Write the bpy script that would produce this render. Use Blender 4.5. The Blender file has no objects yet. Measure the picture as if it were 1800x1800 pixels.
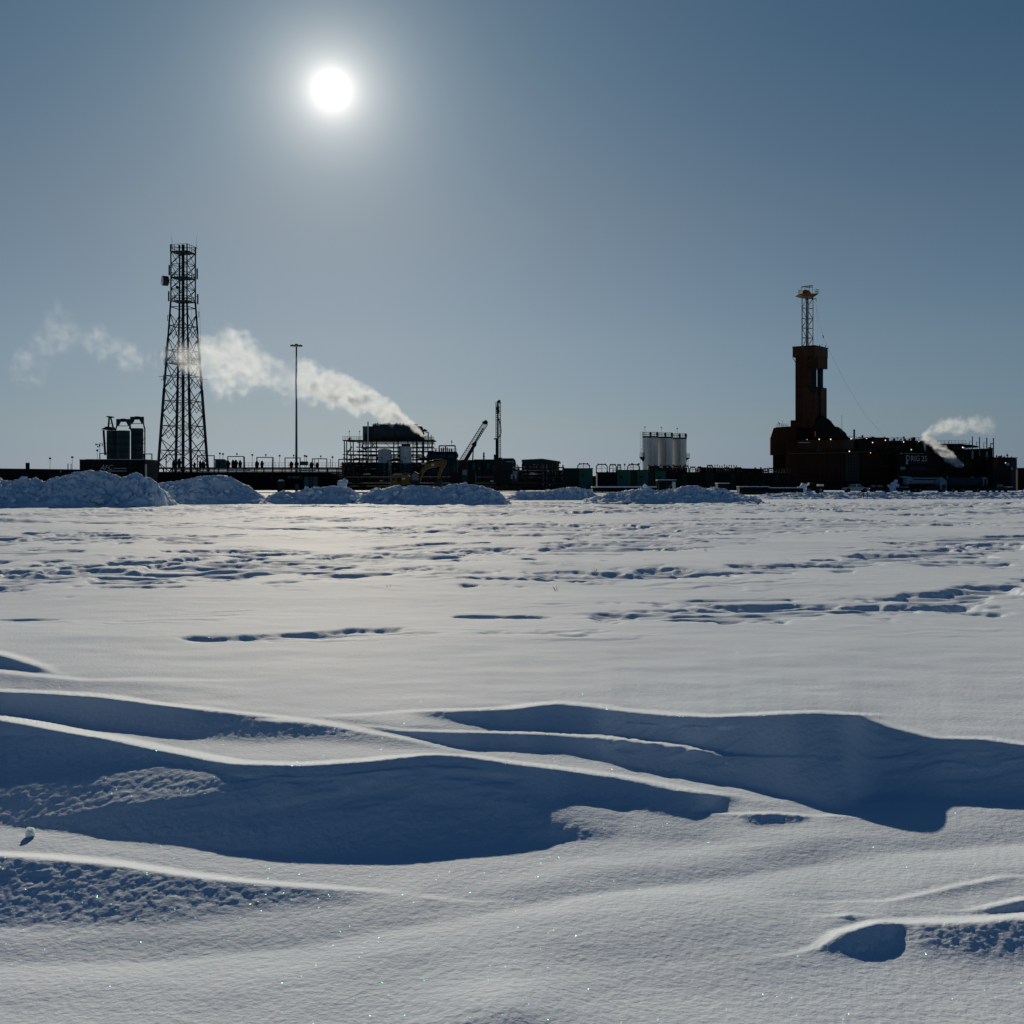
import bpy, bmesh, math, random
import numpy as np
from mathutils import Vector, Matrix

# ------------------------------------------------------------------ camera, sky, sun, exposure
SC = bpy.context.scene
COL = SC.collection
F, HZ, H = 2000.0, 853.0, 1.6          # focal length and horizon row in the 1800 px picture, eye height in metres
cam = bpy.data.cameras.new('camera')
cam.sensor_width = 36.0
cam.lens = 36.0 * F / 1800.0
cam.shift_y = -(900.0 - HZ) / 1800.0
cam.clip_start, cam.clip_end = 0.05, 20000.0
camo = bpy.data.objects.new('camera', cam)
camo.location = (0, 0, H)
camo.rotation_euler = (math.radians(90), 0, 0)
COL.objects.link(camo)
SC.camera = camo

SUN = Vector((-317.0, 2000.0, 695.0)).normalized()
SUN_EL = math.asin(SUN.z)
SUN_AZ = math.atan2(SUN.x, SUN.y)
world = bpy.data.worlds.new('World')
SC.world = world
world.use_nodes = True
wn, wl = world.node_tree.nodes, world.node_tree.links
wn.clear()
w_out = wn.new('ShaderNodeOutputWorld')
w_bg = wn.new('ShaderNodeBackground')
w_sky = wn.new('ShaderNodeTexSky')
w_sky.sky_type = 'NISHITA'
w_sky.sun_disc = False
w_sky.sun_elevation = SUN_EL
w_sky.sun_rotation = SUN_AZ
w_sky.altitude = 0.0
w_sky.air_density = 1.0
w_sky.dust_density = 0.15
w_sky.ozone_density = 3.0
w_bg.inputs['Strength'].default_value = 0.05
w_tc = wn.new('ShaderNodeTexCoord')
# circumsolar glow and the solar disc itself, by angle from the sun (world space)
w_dot = wn.new('ShaderNodeVectorMath'); w_dot.operation = 'DOT_PRODUCT'
w_dot.inputs[1].default_value = SUN
wl.new(w_tc.outputs['Generated'], w_dot.inputs[0])
w_ac = wn.new('ShaderNodeMath'); w_ac.operation = 'ARCCOSINE'; w_ac.use_clamp = False
w_cl = wn.new('ShaderNodeClamp'); w_cl.inputs['Min'].default_value = -1; w_cl.inputs['Max'].default_value = 1
wl.new(w_dot.outputs['Value'], w_cl.inputs[0]); wl.new(w_cl.outputs[0], w_ac.inputs[0])
def w_exp(amp, deg, power=1.0):
    a = wn.new('ShaderNodeMath'); a.operation = 'MULTIPLY'; a.inputs[1].default_value = 1.0 / math.radians(deg)
    wl.new(w_ac.outputs[0], a.inputs[0])
    p = wn.new('ShaderNodeMath'); p.operation = 'POWER'; p.inputs[1].default_value = power
    wl.new(a.outputs[0], p.inputs[0])
    n = wn.new('ShaderNodeMath'); n.operation = 'MULTIPLY'; n.inputs[1].default_value = -1.0
    wl.new(p.outputs[0], n.inputs[0])
    e = wn.new('ShaderNodeMath'); e.operation = 'EXPONENT'
    wl.new(n.outputs[0], e.inputs[0])
    m = wn.new('ShaderNodeMath'); m.operation = 'MULTIPLY'; m.inputs[1].default_value = amp
    wl.new(e.outputs[0], m.inputs[0])
    return m
g1, g2, g3 = w_exp(30.0, 0.58, 1.2), w_exp(21.0, 1.7, 1.0), w_exp(2.0, 8.0, 1.0)
g4 = w_exp(1.35, 22.0, 1.0)
ga = wn.new('ShaderNodeMath'); wl.new(g1.outputs[0], ga.inputs[0]); wl.new(g2.outputs[0], ga.inputs[1])
gb0 = wn.new('ShaderNodeMath'); wl.new(ga.outputs[0], gb0.inputs[0]); wl.new(g3.outputs[0], gb0.inputs[1])
gb = wn.new('ShaderNodeMath'); wl.new(gb0.outputs[0], gb.inputs[0]); wl.new(g4.outputs[0], gb.inputs[1])
w_gc = wn.new('ShaderNodeVectorMath'); w_gc.operation = 'SCALE'
w_gc.inputs[0].default_value = (1.08, 1.0, 0.88)
wl.new(gb.outputs[0], w_gc.inputs['Scale'])
# the air near the horizon is clear and cold: less yellow than the bare sky model gives there
w_sep = wn.new('ShaderNodeSeparateXYZ'); wl.new(w_tc.outputs['Generated'], w_sep.inputs[0])
w_ramp = wn.new('ShaderNodeValToRGB')
els = w_ramp.color_ramp.elements
SKY_RAMP = [(0.0, (0.36, 0.555, 1.20)), (3.0, (0.55, 0.645, 0.87)), (7.0, (0.67, 0.725, 0.80)), (13.0, (0.63, 0.705, 0.715)), (21.0, (0.37, 0.635, 0.705)), (50.0, (0.05, 0.44, 0.74))]
while len(els) < len(SKY_RAMP): els.new(0.5)
for e, (deg, c) in zip(els, SKY_RAMP):
    e.position = math.sin(math.radians(deg)); e.color = (c[0] / 1.5, c[1] / 1.5, c[2] / 1.5, 1)
wl.new(w_sep.outputs['Z'], w_ramp.inputs[0])
w_sc = wn.new('ShaderNodeVectorMath'); w_sc.operation = 'SCALE'; w_sc.inputs['Scale'].default_value = 1.5
wl.new(w_ramp.outputs[0], w_sc.inputs[0])
w_tint = wn.new('ShaderNodeVectorMath'); w_tint.operation = 'MULTIPLY'
wl.new(w_sky.outputs[0], w_tint.inputs[0]); wl.new(w_sc.outputs[0], w_tint.inputs[1])
w_add = wn.new('ShaderNodeVectorMath'); w_add.operation = 'ADD'
wl.new(w_tint.outputs[0], w_add.inputs[0]); wl.new(w_gc.outputs[0], w_add.inputs[1])
wl.new(w_add.outputs[0], w_bg.inputs['Color'])
wl.new(w_bg.outputs[0], w_out.inputs['Surface'])

sun = bpy.data.lights.new('sun', 'SUN')
sun.energy = 5.0
sun.angle = math.radians(0.53)
sun.color = (1.0, 0.82, 0.62)
suno = bpy.data.objects.new('sun', sun)
suno.rotation_euler = SUN.to_track_quat('Z', 'Y').to_euler()
suno.location = SUN * 400
COL.objects.link(suno)

vs = SC.view_settings
vs.view_transform = 'Standard'
vs.look = 'None'
vs.exposure = -0.28
vs.gamma = 1.0
vs.use_curve_mapping = False
cy = SC.cycles
cy.max_bounces = 6
cy.diffuse_bounces = 1
cy.glossy_bounces = 2
cy.transparent_max_bounces = 8
cy.volume_bounces = 2
cy.volume_max_steps = 512
cy.caustics_reflective = False
cy.caustics_refractive = False
cy.sample_clamp_indirect = 4.0
cy.use_adaptive_sampling = True

# ------------------------------------------------------------------ materials
MATS = {}
def nd(nt, kind, **kw):
    n = nt.nodes.new(kind)
    for k, v in kw.items():
        if k in n.inputs.keys():
            n.inputs[k].default_value = v
        else:
            setattr(n, k, v)
    return n

def mat(name, color, rough=0.6, metal=0.0, var=0.35, scale=1.5, bump=0.0, bscale=8.0, rust=None, rust_amt=0.0, streak=False):
    m = bpy.data.materials.new(name); m.use_nodes = True
    nt = m.node_tree
    b = nt.nodes['Principled BSDF']
    b.inputs['Roughness'].default_value = rough
    b.inputs['Metallic'].default_value = metal
    b.inputs['Specular IOR Level'].default_value = 0.5 if rough < 0.3 else 0.15
    tc = nd(nt, 'ShaderNodeTexCoord')
    mp = nd(nt, 'ShaderNodeMapping')
    if streak:
        mp.inputs['Scale'].default_value = (2.2, 2.2, 0.25)
    nt.links.new(tc.outputs['Object'], mp.inputs['Vector'])
    n = nd(nt, 'ShaderNodeTexNoise', Scale=scale, Detail=7.0, Roughness=0.62)
    nt.links.new(mp.outputs[0], n.inputs['Vector'])
    r = nd(nt, 'ShaderNodeMapRange')
    r.inputs['From Min'].default_value = 0.3; r.inputs['From Max'].default_value = 0.7
    r.inputs['To Min'].default_value = 1.0 - var; r.inputs['To Max'].default_value = 1.0 + var * 0.5
    nt.links.new(n.outputs['Fac'], r.inputs['Value'])
    v = nd(nt, 'ShaderNodeVectorMath', operation='SCALE')
    v.inputs[0].default_value = color[:3]
    nt.links.new(r.outputs[0], v.inputs['Scale'])
    last = v.outputs[0]
    if rust:
        n2 = nd(nt, 'ShaderNodeTexNoise', Scale=scale * 2.3, Detail=8.0, Roughness=0.7)
        nt.links.new(mp.outputs[0], n2.inputs['Vector'])
        r2 = nd(nt, 'ShaderNodeMapRange')
        r2.inputs['From Min'].default_value = 0.62 - rust_amt; r2.inputs['From Max'].default_value = 0.72 - rust_amt * 0.6
        nt.links.new(n2.outputs['Fac'], r2.inputs['Value'])
        mx = nd(nt, 'ShaderNodeMix', data_type='RGBA')
        nt.links.new(r2.outputs[0], mx.inputs['Factor'])
        nt.links.new(last, mx.inputs[6]); mx.inputs[7].default_value = (*rust, 1)
        last = mx.outputs[2]
    nt.links.new(last, b.inputs['Base Color'])
    if bump:
        n3 = nd(nt, 'ShaderNodeTexNoise', Scale=bscale, Detail=5.0)
        nt.links.new(tc.outputs['Object'], n3.inputs['Vector'])
        bp = nd(nt, 'ShaderNodeBump', Strength=bump, Distance=0.05)
        nt.links.new(n3.outputs['Fac'], bp.inputs['Height'])
        nt.links.new(bp.outputs[0], b.inputs['Normal'])
    MATS[name] = m
    return m

RUST = (0.09, 0.035, 0.015)
mat('black_steel', (0.013, 0.014, 0.016), 0.8, 0.0, 0.4, 1.0, rust=(0.025, 0.013, 0.009), rust_amt=0.05)
mat('dark_steel', (0.024, 0.029, 0.034), 0.75, 0.0, 0.4, 1.2)
mat('tower_steel', (0.016, 0.028, 0.038), 0.85, 0.0, 0.3, 0.8)
mat('galvanised', (0.16, 0.19, 0.21), 0.7, 0.0, 0.3, 2.0)
mat('mast_steel', (0.10, 0.14, 0.17), 0.75, 0.0, 0.25, 1.0, streak=True)
mat('teal_paint', (0.03, 0.10, 0.10), 0.55, 0.0, 0.35, 0.6, rust=RUST, rust_amt=0.02, streak=True)
mat('dark_teal', (0.010, 0.030, 0.034), 0.6, 0.0, 0.4, 0.6, streak=True)
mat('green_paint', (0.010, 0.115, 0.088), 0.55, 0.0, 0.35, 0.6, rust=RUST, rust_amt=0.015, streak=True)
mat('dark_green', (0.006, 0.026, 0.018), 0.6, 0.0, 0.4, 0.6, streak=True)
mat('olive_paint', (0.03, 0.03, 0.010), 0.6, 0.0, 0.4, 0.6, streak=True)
mat('module_black', (0.008, 0.009, 0.010), 0.75, 0.0, 0.5, 0.5, streak=True)
mat('rig_red', (0.046, 0.014, 0.007), 0.65, 0.0, 0.45, 0.35, rust=(0.015, 0.007, 0.005), rust_amt=0.06, streak=True)
mat('rig_brown', (0.052, 0.022, 0.010), 0.65, 0.0, 0.4, 0.35, rust=(0.018, 0.009, 0.006), rust_amt=0.05, streak=True)
mat('rig_dark', (0.008, 0.005, 0.004), 0.7, 0.0, 0.5, 0.4, streak=True)
mat('rig_grey', (0.045, 0.046, 0.042), 0.65, 0.0, 0.35, 0.6, streak=True)
mat('yellow_paint', (0.16, 0.075, 0.008), 0.5, 0.0, 0.35, 1.0, rust=(0.08, 0.05, 0.02), rust_amt=0.04)
mat('excavator_yellow', (0.14, 0.092, 0.018), 0.5, 0.0, 0.4, 0.9, rust=(0.08, 0.05, 0.02), rust_amt=0.05)
mat('white_tank', (0.50, 0.53, 0.54), 0.7, 0.0, 0.25, 0.7, rust=(0.25, 0.23, 0.2), rust_amt=0.03, streak=True)
mat('silo_white', (0.50, 0.53, 0.54), 0.7, 0.0, 0.25, 0.5, rust=(0.30, 0.28, 0.25), rust_amt=0.03, streak=True)
mat('grey_tank', (0.03, 0.05, 0.062), 0.6, 0.0, 0.35, 0.8, streak=True)
mat('blue_tank', (0.014, 0.034, 0.060), 0.6, 0.0, 0.35, 0.8)
mat('white_paint', (0.70, 0.72, 0.73), 0.4, 0.0, 0.15, 1.5)
mat('tanker_white', (0.20, 0.30, 0.36), 0.55, 0.0, 0.25, 1.0)
mat('sign_white', (0.36, 0.40, 0.41), 0.6, 0.0, 0.15, 2.0)
mat('sign_faint', (0.16, 0.16, 0.15), 0.6, 0.0, 0.2, 2.0)
mat('pale_blue_door', (0.16, 0.25, 0.28), 0.55, 0.0, 0.2, 1.0)
mat('window_glass', (0.05, 0.09, 0.11), 0.12, 0.0, 0.1, 1.0)
mat('valve_red', (0.09, 0.012, 0.009), 0.55, 0.0, 0.35, 2.0)
mat('valve_black', (0.014, 0.008, 0.008), 0.6, 0.0, 0.35, 2.0)
mat('rubber', (0.015, 0.015, 0.016), 0.85, 0.0, 0.3, 3.0)
mat('hivis', (0.30, 0.95, 0.04), 0.7, 0.0, 0.1, 3.0)
mat('trousers', (0.02, 0.022, 0.03), 0.85, 0.0, 0.2, 3.0)
mat('skin', (0.45, 0.27, 0.19), 0.6, 0.0, 0.1, 4.0)
mat('hard_hat', (0.8, 0.8, 0.78), 0.4, 0.0, 0.05, 3.0)
mat('orange_light', (0.7, 0.16, 0.03), 0.5, 0.0, 0.1, 3.0)
mat('cable_black', (0.02, 0.022, 0.025), 0.6, 0.0, 0.1, 3.0)
mat('wire_grey', (0.12, 0.14, 0.16), 0.6, 0.3, 0.1, 3.0)
mat('dish_white', (0.55, 0.60, 0.63), 0.5, 0.0, 0.1, 1.0)
mat('dry_twig', (0.14, 0.11, 0.06), 0.8, 0.0, 0.2, 3.0)
mat('timber', (0.06, 0.045, 0.03), 0.8, 0.0, 0.4, 2.0)

def emit(name, color, strength):
    m = bpy.data.materials.new(name); m.use_nodes = True
    b = m.node_tree.nodes['Principled BSDF']
    b.inputs['Base Color'].default_value = (0.8, 0.8, 0.8, 1)
    b.inputs['Emission Color'].default_value = (*color, 1)
    b.inputs['Emission Strength'].default_value = strength
    MATS[name] = m
emit('lamp_lit', (1.0, 0.93, 0.82), 1.6)
emit('lens_sun_glow', (1.0, 0.85, 0.5), 0.8)  # emission stands in for sunlight shining through the mast floodlight lenses

def snow_mat(name, grain, sparkle, sss=0.0):
    m = bpy.data.materials.new(name); m.use_nodes = True
    nt = m.node_tree
    b = nt.nodes['Principled BSDF']
    out = nt.nodes['Material Output']
    b.inputs['Roughness'].default_value = 0.75
    b.inputs['Subsurface Weight'].default_value = sss
    b.inputs['Subsurface Radius'].default_value = (0.05, 0.05, 0.05)
    b.inputs['Subsurface Scale'].default_value = 1.0
    b.inputs['Specular IOR Level'].default_value = 0.012
    tc = nd(nt, 'ShaderNodeTexCoord')
    n = nd(nt, 'ShaderNodeTexNoise', Scale=0.8, Detail=8.0, Roughness=0.65)
    nt.links.new(tc.outputs['Object'], n.inputs['Vector'])
    cr = nd(nt, 'ShaderNodeValToRGB')
    cr.color_ramp.elements[0].position = 0.3; cr.color_ramp.elements[0].color = (0.62, 0.77, 0.90, 1)
    cr.color_ramp.elements[1].position = 0.7; cr.color_ramp.elements[1].color = (0.70, 0.82, 0.94, 1)
    nt.links.new(n.outputs['Fac'], cr.inputs[0])
    nt.links.new(cr.outputs[0], b.inputs['Base Color'])
    # wind-blown crust: streaky larger relief and a fine grain
    n1 = nd(nt, 'ShaderNodeTexNoise', Scale=grain, Detail=4.0, Roughness=0.6)
    nt.links.new(tc.outputs['Object'], n1.inputs['Vector'])
    b1 = nd(nt, 'ShaderNodeBump', Strength=0.55, Distance=0.35 / grain)
    nt.links.new(n1.outputs['Fac'], b1.inputs['Height'])
    n2 = nd(nt, 'ShaderNodeTexNoise', Scale=grain * 6.0, Detail=2.0)
    nt.links.new(tc.outputs['Object'], n2.inputs['Vector'])
    b2 = nd(nt, 'ShaderNodeBump', Strength=0.35, Distance=0.25 / (grain * 6.0))
    nt.links.new(n2.outputs['Fac'], b2.inputs['Height'])
    nt.links.new(b1.outputs[0], b2.inputs['Normal'])
    nt.links.new(b2.outputs[0], b.inputs['Normal'])
    if sparkle:
        # single ice crystals: tiny cells, each with a facet of its own, a few of them mirror the sun
        vo = nd(nt, 'ShaderNodeTexVoronoi', Scale=sparkle)
        nt.links.new(tc.outputs['Object'], vo.inputs['Vector'])
        sub = nd(nt, 'ShaderNodeVectorMath', operation='SUBTRACT'); sub.inputs[1].default_value = (0.5, 0.5, 0.5)
        nt.links.new(vo.outputs['Color'], sub.inputs[0])
        sc_ = nd(nt, 'ShaderNodeVectorMath', operation='SCALE'); sc_.inputs['Scale'].default_value = 1.5
        nt.links.new(sub.outputs[0], sc_.inputs[0])
        ge = nd(nt, 'ShaderNodeNewGeometry')
        ad = nd(nt, 'ShaderNodeVectorMath', operation='ADD')
        nt.links.new(ge.outputs['Normal'], ad.inputs[0]); nt.links.new(sc_.outputs[0], ad.inputs[1])
        no = nd(nt, 'ShaderNodeVectorMath', operation='NORMALIZE')
        nt.links.new(ad.outputs[0], no.inputs[0])
        gl = nd(nt, 'ShaderNodeBsdfAnisotropic')
        gl.inputs['Roughness'].default_value = 0.22
        hs = nd(nt, 'ShaderNodeMix', data_type='RGBA')
        hs.inputs['Factor'].default_value = 0.85
        hs.inputs[6].default_value = (1, 1, 1, 1)
        wv = nd(nt, 'ShaderNodeTexWhiteNoise'); nt.links.new(vo.outputs['Color'], wv.inputs['Vector'])
        nt.links.new(wv.outputs['Color'], hs.inputs[7])
        nt.links.new(hs.outputs[2], gl.inputs['Color'])
        nt.links.new(no.outputs[0], gl.inputs['Normal'])
        # only the small core of a cell is a crystal, and only some cells have one
        lt = nd(nt, 'ShaderNodeMath', operation='LESS_THAN'); lt.inputs[1].default_value = 0.42
        nt.links.new(vo.outputs['Distance'], lt.inputs[0])
        sx = nd(nt, 'ShaderNodeMath', operation='LESS_THAN'); sx.inputs[1].default_value = 0.05
        nt.links.new(wv.outputs['Value'], sx.inputs[0])
        mu = nd(nt, 'ShaderNodeMath', operation='MULTIPLY')
        nt.links.new(lt.outputs[0], mu.inputs[0]); nt.links.new(sx.outputs[0], mu.inputs[1])
        mu2 = nd(nt, 'ShaderNodeMath', operation='MULTIPLY'); mu2.inputs[1].default_value = 0.13
        nt.links.new(mu.outputs[0], mu2.inputs[0])
        mix = nd(nt, 'ShaderNodeMixShader')
        nt.links.new(mu2.outputs[0], mix.inputs[0]); nt.links.new(b.outputs[0], mix.inputs[1]); nt.links.new(gl.outputs[0], mix.inputs[2])
        nt.links.new(mix.outputs[0], out.inputs['Surface'])
    MATS[name] = m
snow_mat('drift_snow', 38.0, 340.0)
snow_mat('field_snow', 9.0, 60.0)
snow_mat('far_snow', 2.0, 0)
snow_mat('piled_snow', 5.0, 0)
snow_mat('clump_snow', 60.0, 0, 1.0)

# ------------------------------------------------------------------ noise
def _hash(ix, iy, seed):
    h = (ix.astype(np.int64) * 374761393 + iy.astype(np.int64) * 668265263 + seed * 1442695041) & 0xFFFFFFFF
    h = ((h ^ (h >> 13)) * 1274126177) & 0xFFFFFFFF
    h = (h ^ (h >> 16)) & 0xFFFFFFFF
    return h.astype(np.float64) / 4294967295.0
def gnoise(x, y, seed=0):
    ix, iy = np.floor(x), np.floor(y)
    fx, fy = x - ix, y - iy
    u, v = fx * fx * fx * (fx * (fx * 6 - 15) + 10), fy * fy * fy * (fy * (fy * 6 - 15) + 10)
    def g(ox, oy):
        a = _hash(ix + ox, iy + oy, seed) * 2 * np.pi
        return np.cos(a) * (fx - ox) + np.sin(a) * (fy - oy)
    return ((g(0, 0) * (1 - u) + g(1, 0) * u) * (1 - v) + (g(0, 1) * (1 - u) + g(1, 1) * u) * v) * 1.5
def fbm(x, y, seed=0, oct=4, gain=0.5):
    s, a = 0.0, 1.0
    for o in range(oct):
        s = s + a * gnoise(x * 2.03 ** o + 17.1 * o, y * 2.03 ** o - 9.7 * o, seed + o)
        a *= gain
    return s
def worley(x, y, seed=0):
    ix, iy = np.floor(x), np.floor(y)
    d1 = np.full(x.shape, 9.0); val = np.zeros(x.shape)
    for ox in (-1, 0, 1):
        for oy in (-1, 0, 1):
            cx = ix + ox + _hash(ix + ox, iy + oy, seed)
            cy_ = iy + oy + _hash(ix + ox, iy + oy, seed + 7)
            d = np.hypot(x - cx, y - cy_)
            k = d < d1
            val = np.where(k, _hash(ix + ox, iy + oy, seed + 13), val)
            d1 = np.where(k, d, d1)
    return d1, val
def sig(x):
    return 1.0 / (1.0 + np.exp(-np.clip(x, -40, 40)))

def link(name, me, material, parent=None):
    o = bpy.data.objects.new(name, me)
    if material is not None:
        me.materials.append(MATS[material] if isinstance(material, str) else material)
    COL.objects.link(o)
    if parent is not None:
        o.parent = parent
    return o
def grid_mesh(name, X, Y, Z, material, parent=None, flip=False):
    nr, nc = X.shape
    me = bpy.data.meshes.new(name)
    co = np.stack([X, Y, Z], -1).reshape(-1, 3).astype(np.float32)
    i = np.arange(nr * nc).reshape(nr, nc)
    q = np.stack([i[:-1, :-1], i[:-1, 1:], i[1:, 1:], i[1:, :-1]], -1).reshape(-1, 4)
    if flip:
        q = q[:, ::-1]
    me.vertices.add(len(co)); me.vertices.foreach_set('co', co.ravel())
    me.loops.add(q.size); me.loops.foreach_set('vertex_index', q.ravel().astype(np.int32))
    me.polygons.add(len(q))
    me.polygons.foreach_set('loop_start', (np.arange(len(q)) * 4).astype(np.int32))
    me.polygons.foreach_set('use_smooth', np.ones(len(q), dtype=bool))
    me.update(calc_edges=True)
    return link(name, me, material, parent)

# ------------------------------------------------------------------ snow field
# Columns run outward from the standpoint; every row is a distance. The near drifts are built from their slopes:
# faces that drop towards the standpoint are steeper than the sun is high and so lie in their own shade.
def L(*pts):
    a = np.array(pts, float)
    return lambda u: np.interp(u, a[:, 0], a[:, 1])
cu = np.concatenate([np.arange(-2220, -60, 16.0), np.arange(-60, 1860, 3.0), np.arange(1860, 4021, 16.0)])
rv = np.arange(2100.0, 1135.0, -1.8)
U, V = np.meshgrid(cu, rv)                      # row 0 = nearest
T_ = (V - HZ) / F
S = np.zeros(U.shape)
J = np.zeros(U.shape)

def band(top, bot, s_top, s_bot, wt=2.5, wb=2.5, u0=-1e4, u1=1e4, f0=20.0, f1=20.0):
    """set slope between two lines of the drift; s_top at the upper line, s_bot at the lower"""
    global S
    t, b = top(U), bot(U)
    m = sig((V - t) / wt) * sig((b - V) / wb)
    m = m * sig((U - u0) / f0) * sig((u1 - U) / f1) * np.clip((b - t) / 6.0, 0, 1)
    p = np.clip((V - t) / np.maximum(b - t, 1.0), 0, 1)
    s = s_top + (s_bot - s_top) * p
    S = S * (1 - m) + s * m
CRESTS = []
def crest(line, u0=-1e4, u1=1e4, f0=30.0, f1=30.0, w=1.1, forced=None, frac=1.0):
    """behind this line the ridge falls back to the level of the field, out of sight"""
    CRESTS.append((line, u0, u1, f0, f1, w, forced, frac))

DK, DB, GR = 0.66, 0.22, 0.33
# far-left little ridge
r0t = L((-200, 1120), (0, 1148), (40, 1158), (80, 1172), (118, 1191))
r0b = L((-200, 1160), (0, 1177), (50, 1181), (118, 1191))
band(r0t, r0b, DK, 0.3, u1=112, f1=8)
r1t = L((-200, 1165), (0, 1180), (150, 1195))
band(r1t, L((-200, 1195), (0, 1212), (150, 1218), (260, 1228)), 0.22, 0.12, 5, 5, u1=260, f1=60)
# ridge B, left wing
bt = L((-300, 1210), (0, 1214), (100, 1218), (200, 1226), (300, 1240), (400, 1251), (500, 1262), (560, 1269), (600, 1275), (700, 1295), (800, 1317), (830, 1323))
cb = L((-300, 1222), (0, 1252), (100, 1268), (200, 1283), (300, 1294), (360, 1299), (440, 1302))
band(bt, cb, DK, DB, u1=380, f1=14)
band(bt, L((340, 1299), (440, 1304), (560, 1304), (700, 1312), (800, 1319)), 0.40, 0.30, 3, 4, u0=352, u1=700, f0=20, f1=60)
# ridge C and the shade below it
cl = L((-300, 1230), (0, 1261), (60, 1271), (150, 1289), (250, 1307), (330, 1323), (420, 1340), (520, 1344), (640, 1338), (760, 1326), (830, 1329), (920, 1342), (1000, 1351), (1100, 1366), (1200, 1387), (1280, 1398), (1330, 1406), (1395, 1428), (1460, 1445))
dt = L((-300, 1420), (0, 1387), (100, 1371), (200, 1357), (280, 1349), (330, 1350), (400, 1366), (430, 1385))
dl = L((-300, 1447), (0, 1448), (60, 1439), (130, 1426), (200, 1413), (280, 1403), (350, 1396), (430, 1384))
ee = L((-300, 1440), (0, 1449), (60, 1458), (130, 1467), (200, 1476), (300, 1486), (400, 1494), (500, 1499), (600, 1501), (700, 1498), (800, 1491), (850, 1489), (945, 1479), (970, 1481), (1000, 1477), (1100, 1472), (1200, 1463), (1280, 1456))
ft = L((890, 1420), (925, 1414), (940, 1407), (1000, 1408), (1050, 1417), (1150, 1433), (1200, 1439), (1240, 1436), (1275, 1427), (1300, 1412))
band(cl, dt, DK, 0.10, u1=440, f1=14, wb=4)
band(dt, dl, 0.30, 0.29, 4, 4, u1=440, f1=14)
band(dl, ee, 0.5, DB, u1=450, f1=12)
band(cl, ee, 0.56, 0.27, u0=405, u1=955, f0=20, f1=8)
fm = L((890, 1421), (925, 1416), (940, 1422), (980, 1440), (1040, 1461), (1100, 1473), (1200, 1480), (1300, 1480))
band(cl, ft, 0.56, 0.24, u0=925, u1=1275, f0=8, f1=14)
band(ft, fm, 0.04, 0.20, 4, 4, u0=915, u1=1250, f0=8, f1=30)
band(fm, ee, 0.40, 0.45, 6, 3, u0=925, u1=1110, f0=8, f1=14)
# ridge A at the back: its hollow, the lit tongue and the long shaded flank on the right
at = L((540, 1262), (640, 1256), (730, 1249), (830, 1247), (890, 1245), (940, 1238), (985, 1235), (1050, 1240), (1100, 1248), (1200, 1256), (1260, 1259), (1330, 1256), (1380, 1253), (1440, 1251), (1480, 1254), (1530, 1257), (1545, 1265), (1580, 1277), (1610, 1285), (1650, 1296), (1700, 1297), (1740, 1298), (1800, 1307), (2000, 1325), (2600, 1350))
tt = L((700, 1252), (760, 1262), (800, 1268), (860, 1276), (950, 1283), (1050, 1292), (1070, 1295))
tb = L((520, 1266), (600, 1271), (700, 1281), (850, 1286), (950, 1290), (1050, 1295), (1070, 1297), (1200, 1312), (1300, 1330))
st = L((520, 1268), (600, 1277), (700, 1298), (780, 1314), (830, 1318), (900, 1318), (980, 1321), (1050, 1334), (1100, 1346), (1200, 1361), (1250, 1370), (1330, 1384), (1400, 1401), (1440, 1411), (1475, 1419))
rb = L((1400, 1409), (1440, 1421), (1475, 1427), (1545, 1442), (1600, 1436), (1660, 1431), (1690, 1419), (1720, 1416), (1800, 1421), (2000, 1440), (2600, 1480))
band(at, tt, DK, 0.3, u0=735, u1=1090, f0=25, f1=6)
band(tb, st, 0.75, 0.30, u0=545, u1=1090, f0=15, f1=6, wt=4)
band(at, st, 0.75, 0.48, u0=1062, u1=1500, f0=10, f1=6)
rb2 = L((1400, 1401), (1440, 1409), (1475, 1408), (1545, 1393), (1600, 1394), (1660, 1400), (1720, 1400), (1800, 1402), (2000, 1420), (2600, 1455))
band(at, rb2, 0.66, 0.40, u0=1455, f0=14)
band(at, L((1300, 1378), (1330, 1384), (1400, 1401), (1440, 1409), (1475, 1408)), 0.66, 0.62, u0=1325, u1=1450, f0=25, f1=20)
pk = L((1290, 1430), (1360, 1427), (1435, 1433))
band(pk, L((1290, 1438), (1320, 1453), (1400, 1447), (1435, 1436)), 0.55, 0.3, u0=1288, u1=1432, f0=6, f1=6)
bk = L((1440, 1428), (1550, 1440))
band(bk, L((1440, 1452), (1550, 1450)), 0.20, 0.1, 4, 4, u0=1440, u1=1545, f0=8, f1=6)
# near ridges
hl_pts = [(-400, 1705), (0, 1700), (300, 1690), (560, 1660), (800, 1620), (1000, 1580), (1200, 1556), (1500, 1511), (1800, 1481), (2200, 1450)]
hl = L(*hl_pts)
hl_up, hl_dn = L(*[(a, b - 55) for a, b in hl_pts]), L(*[(a, b + 70) for a, b in hl_pts])
band(hl_dn, L((-900, 2100), (2700, 2100)), 0.03, 0.0, 40, 40)
band(hl_up, hl, 0.09, 0.10, 16, 2.5)
band(hl, hl_dn, -0.11, 0.02, 3.0, 24)
crest(hl, w=3.0)
crest(hl_up, w=10.0)
gt = L((-400, 1480), (0, 1502), (100, 1508), (200, 1516), (300, 1530), (400, 1544), (500, 1553), (600, 1560), (700, 1570), (820, 1584))
gb = L((-400, 1690), (0, 1672), (100, 1664), (200, 1655), (300, 1640), (400, 1622), (520, 1604), (650, 1596), (820, 1590))
band(gt, gb, 0.34, 0.225, 6, 8, u1=700, f1=50)
sp1 = L((1330, 1690), (1430, 1668), (1470, 1640), (1540, 1621), (1600, 1621))
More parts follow.
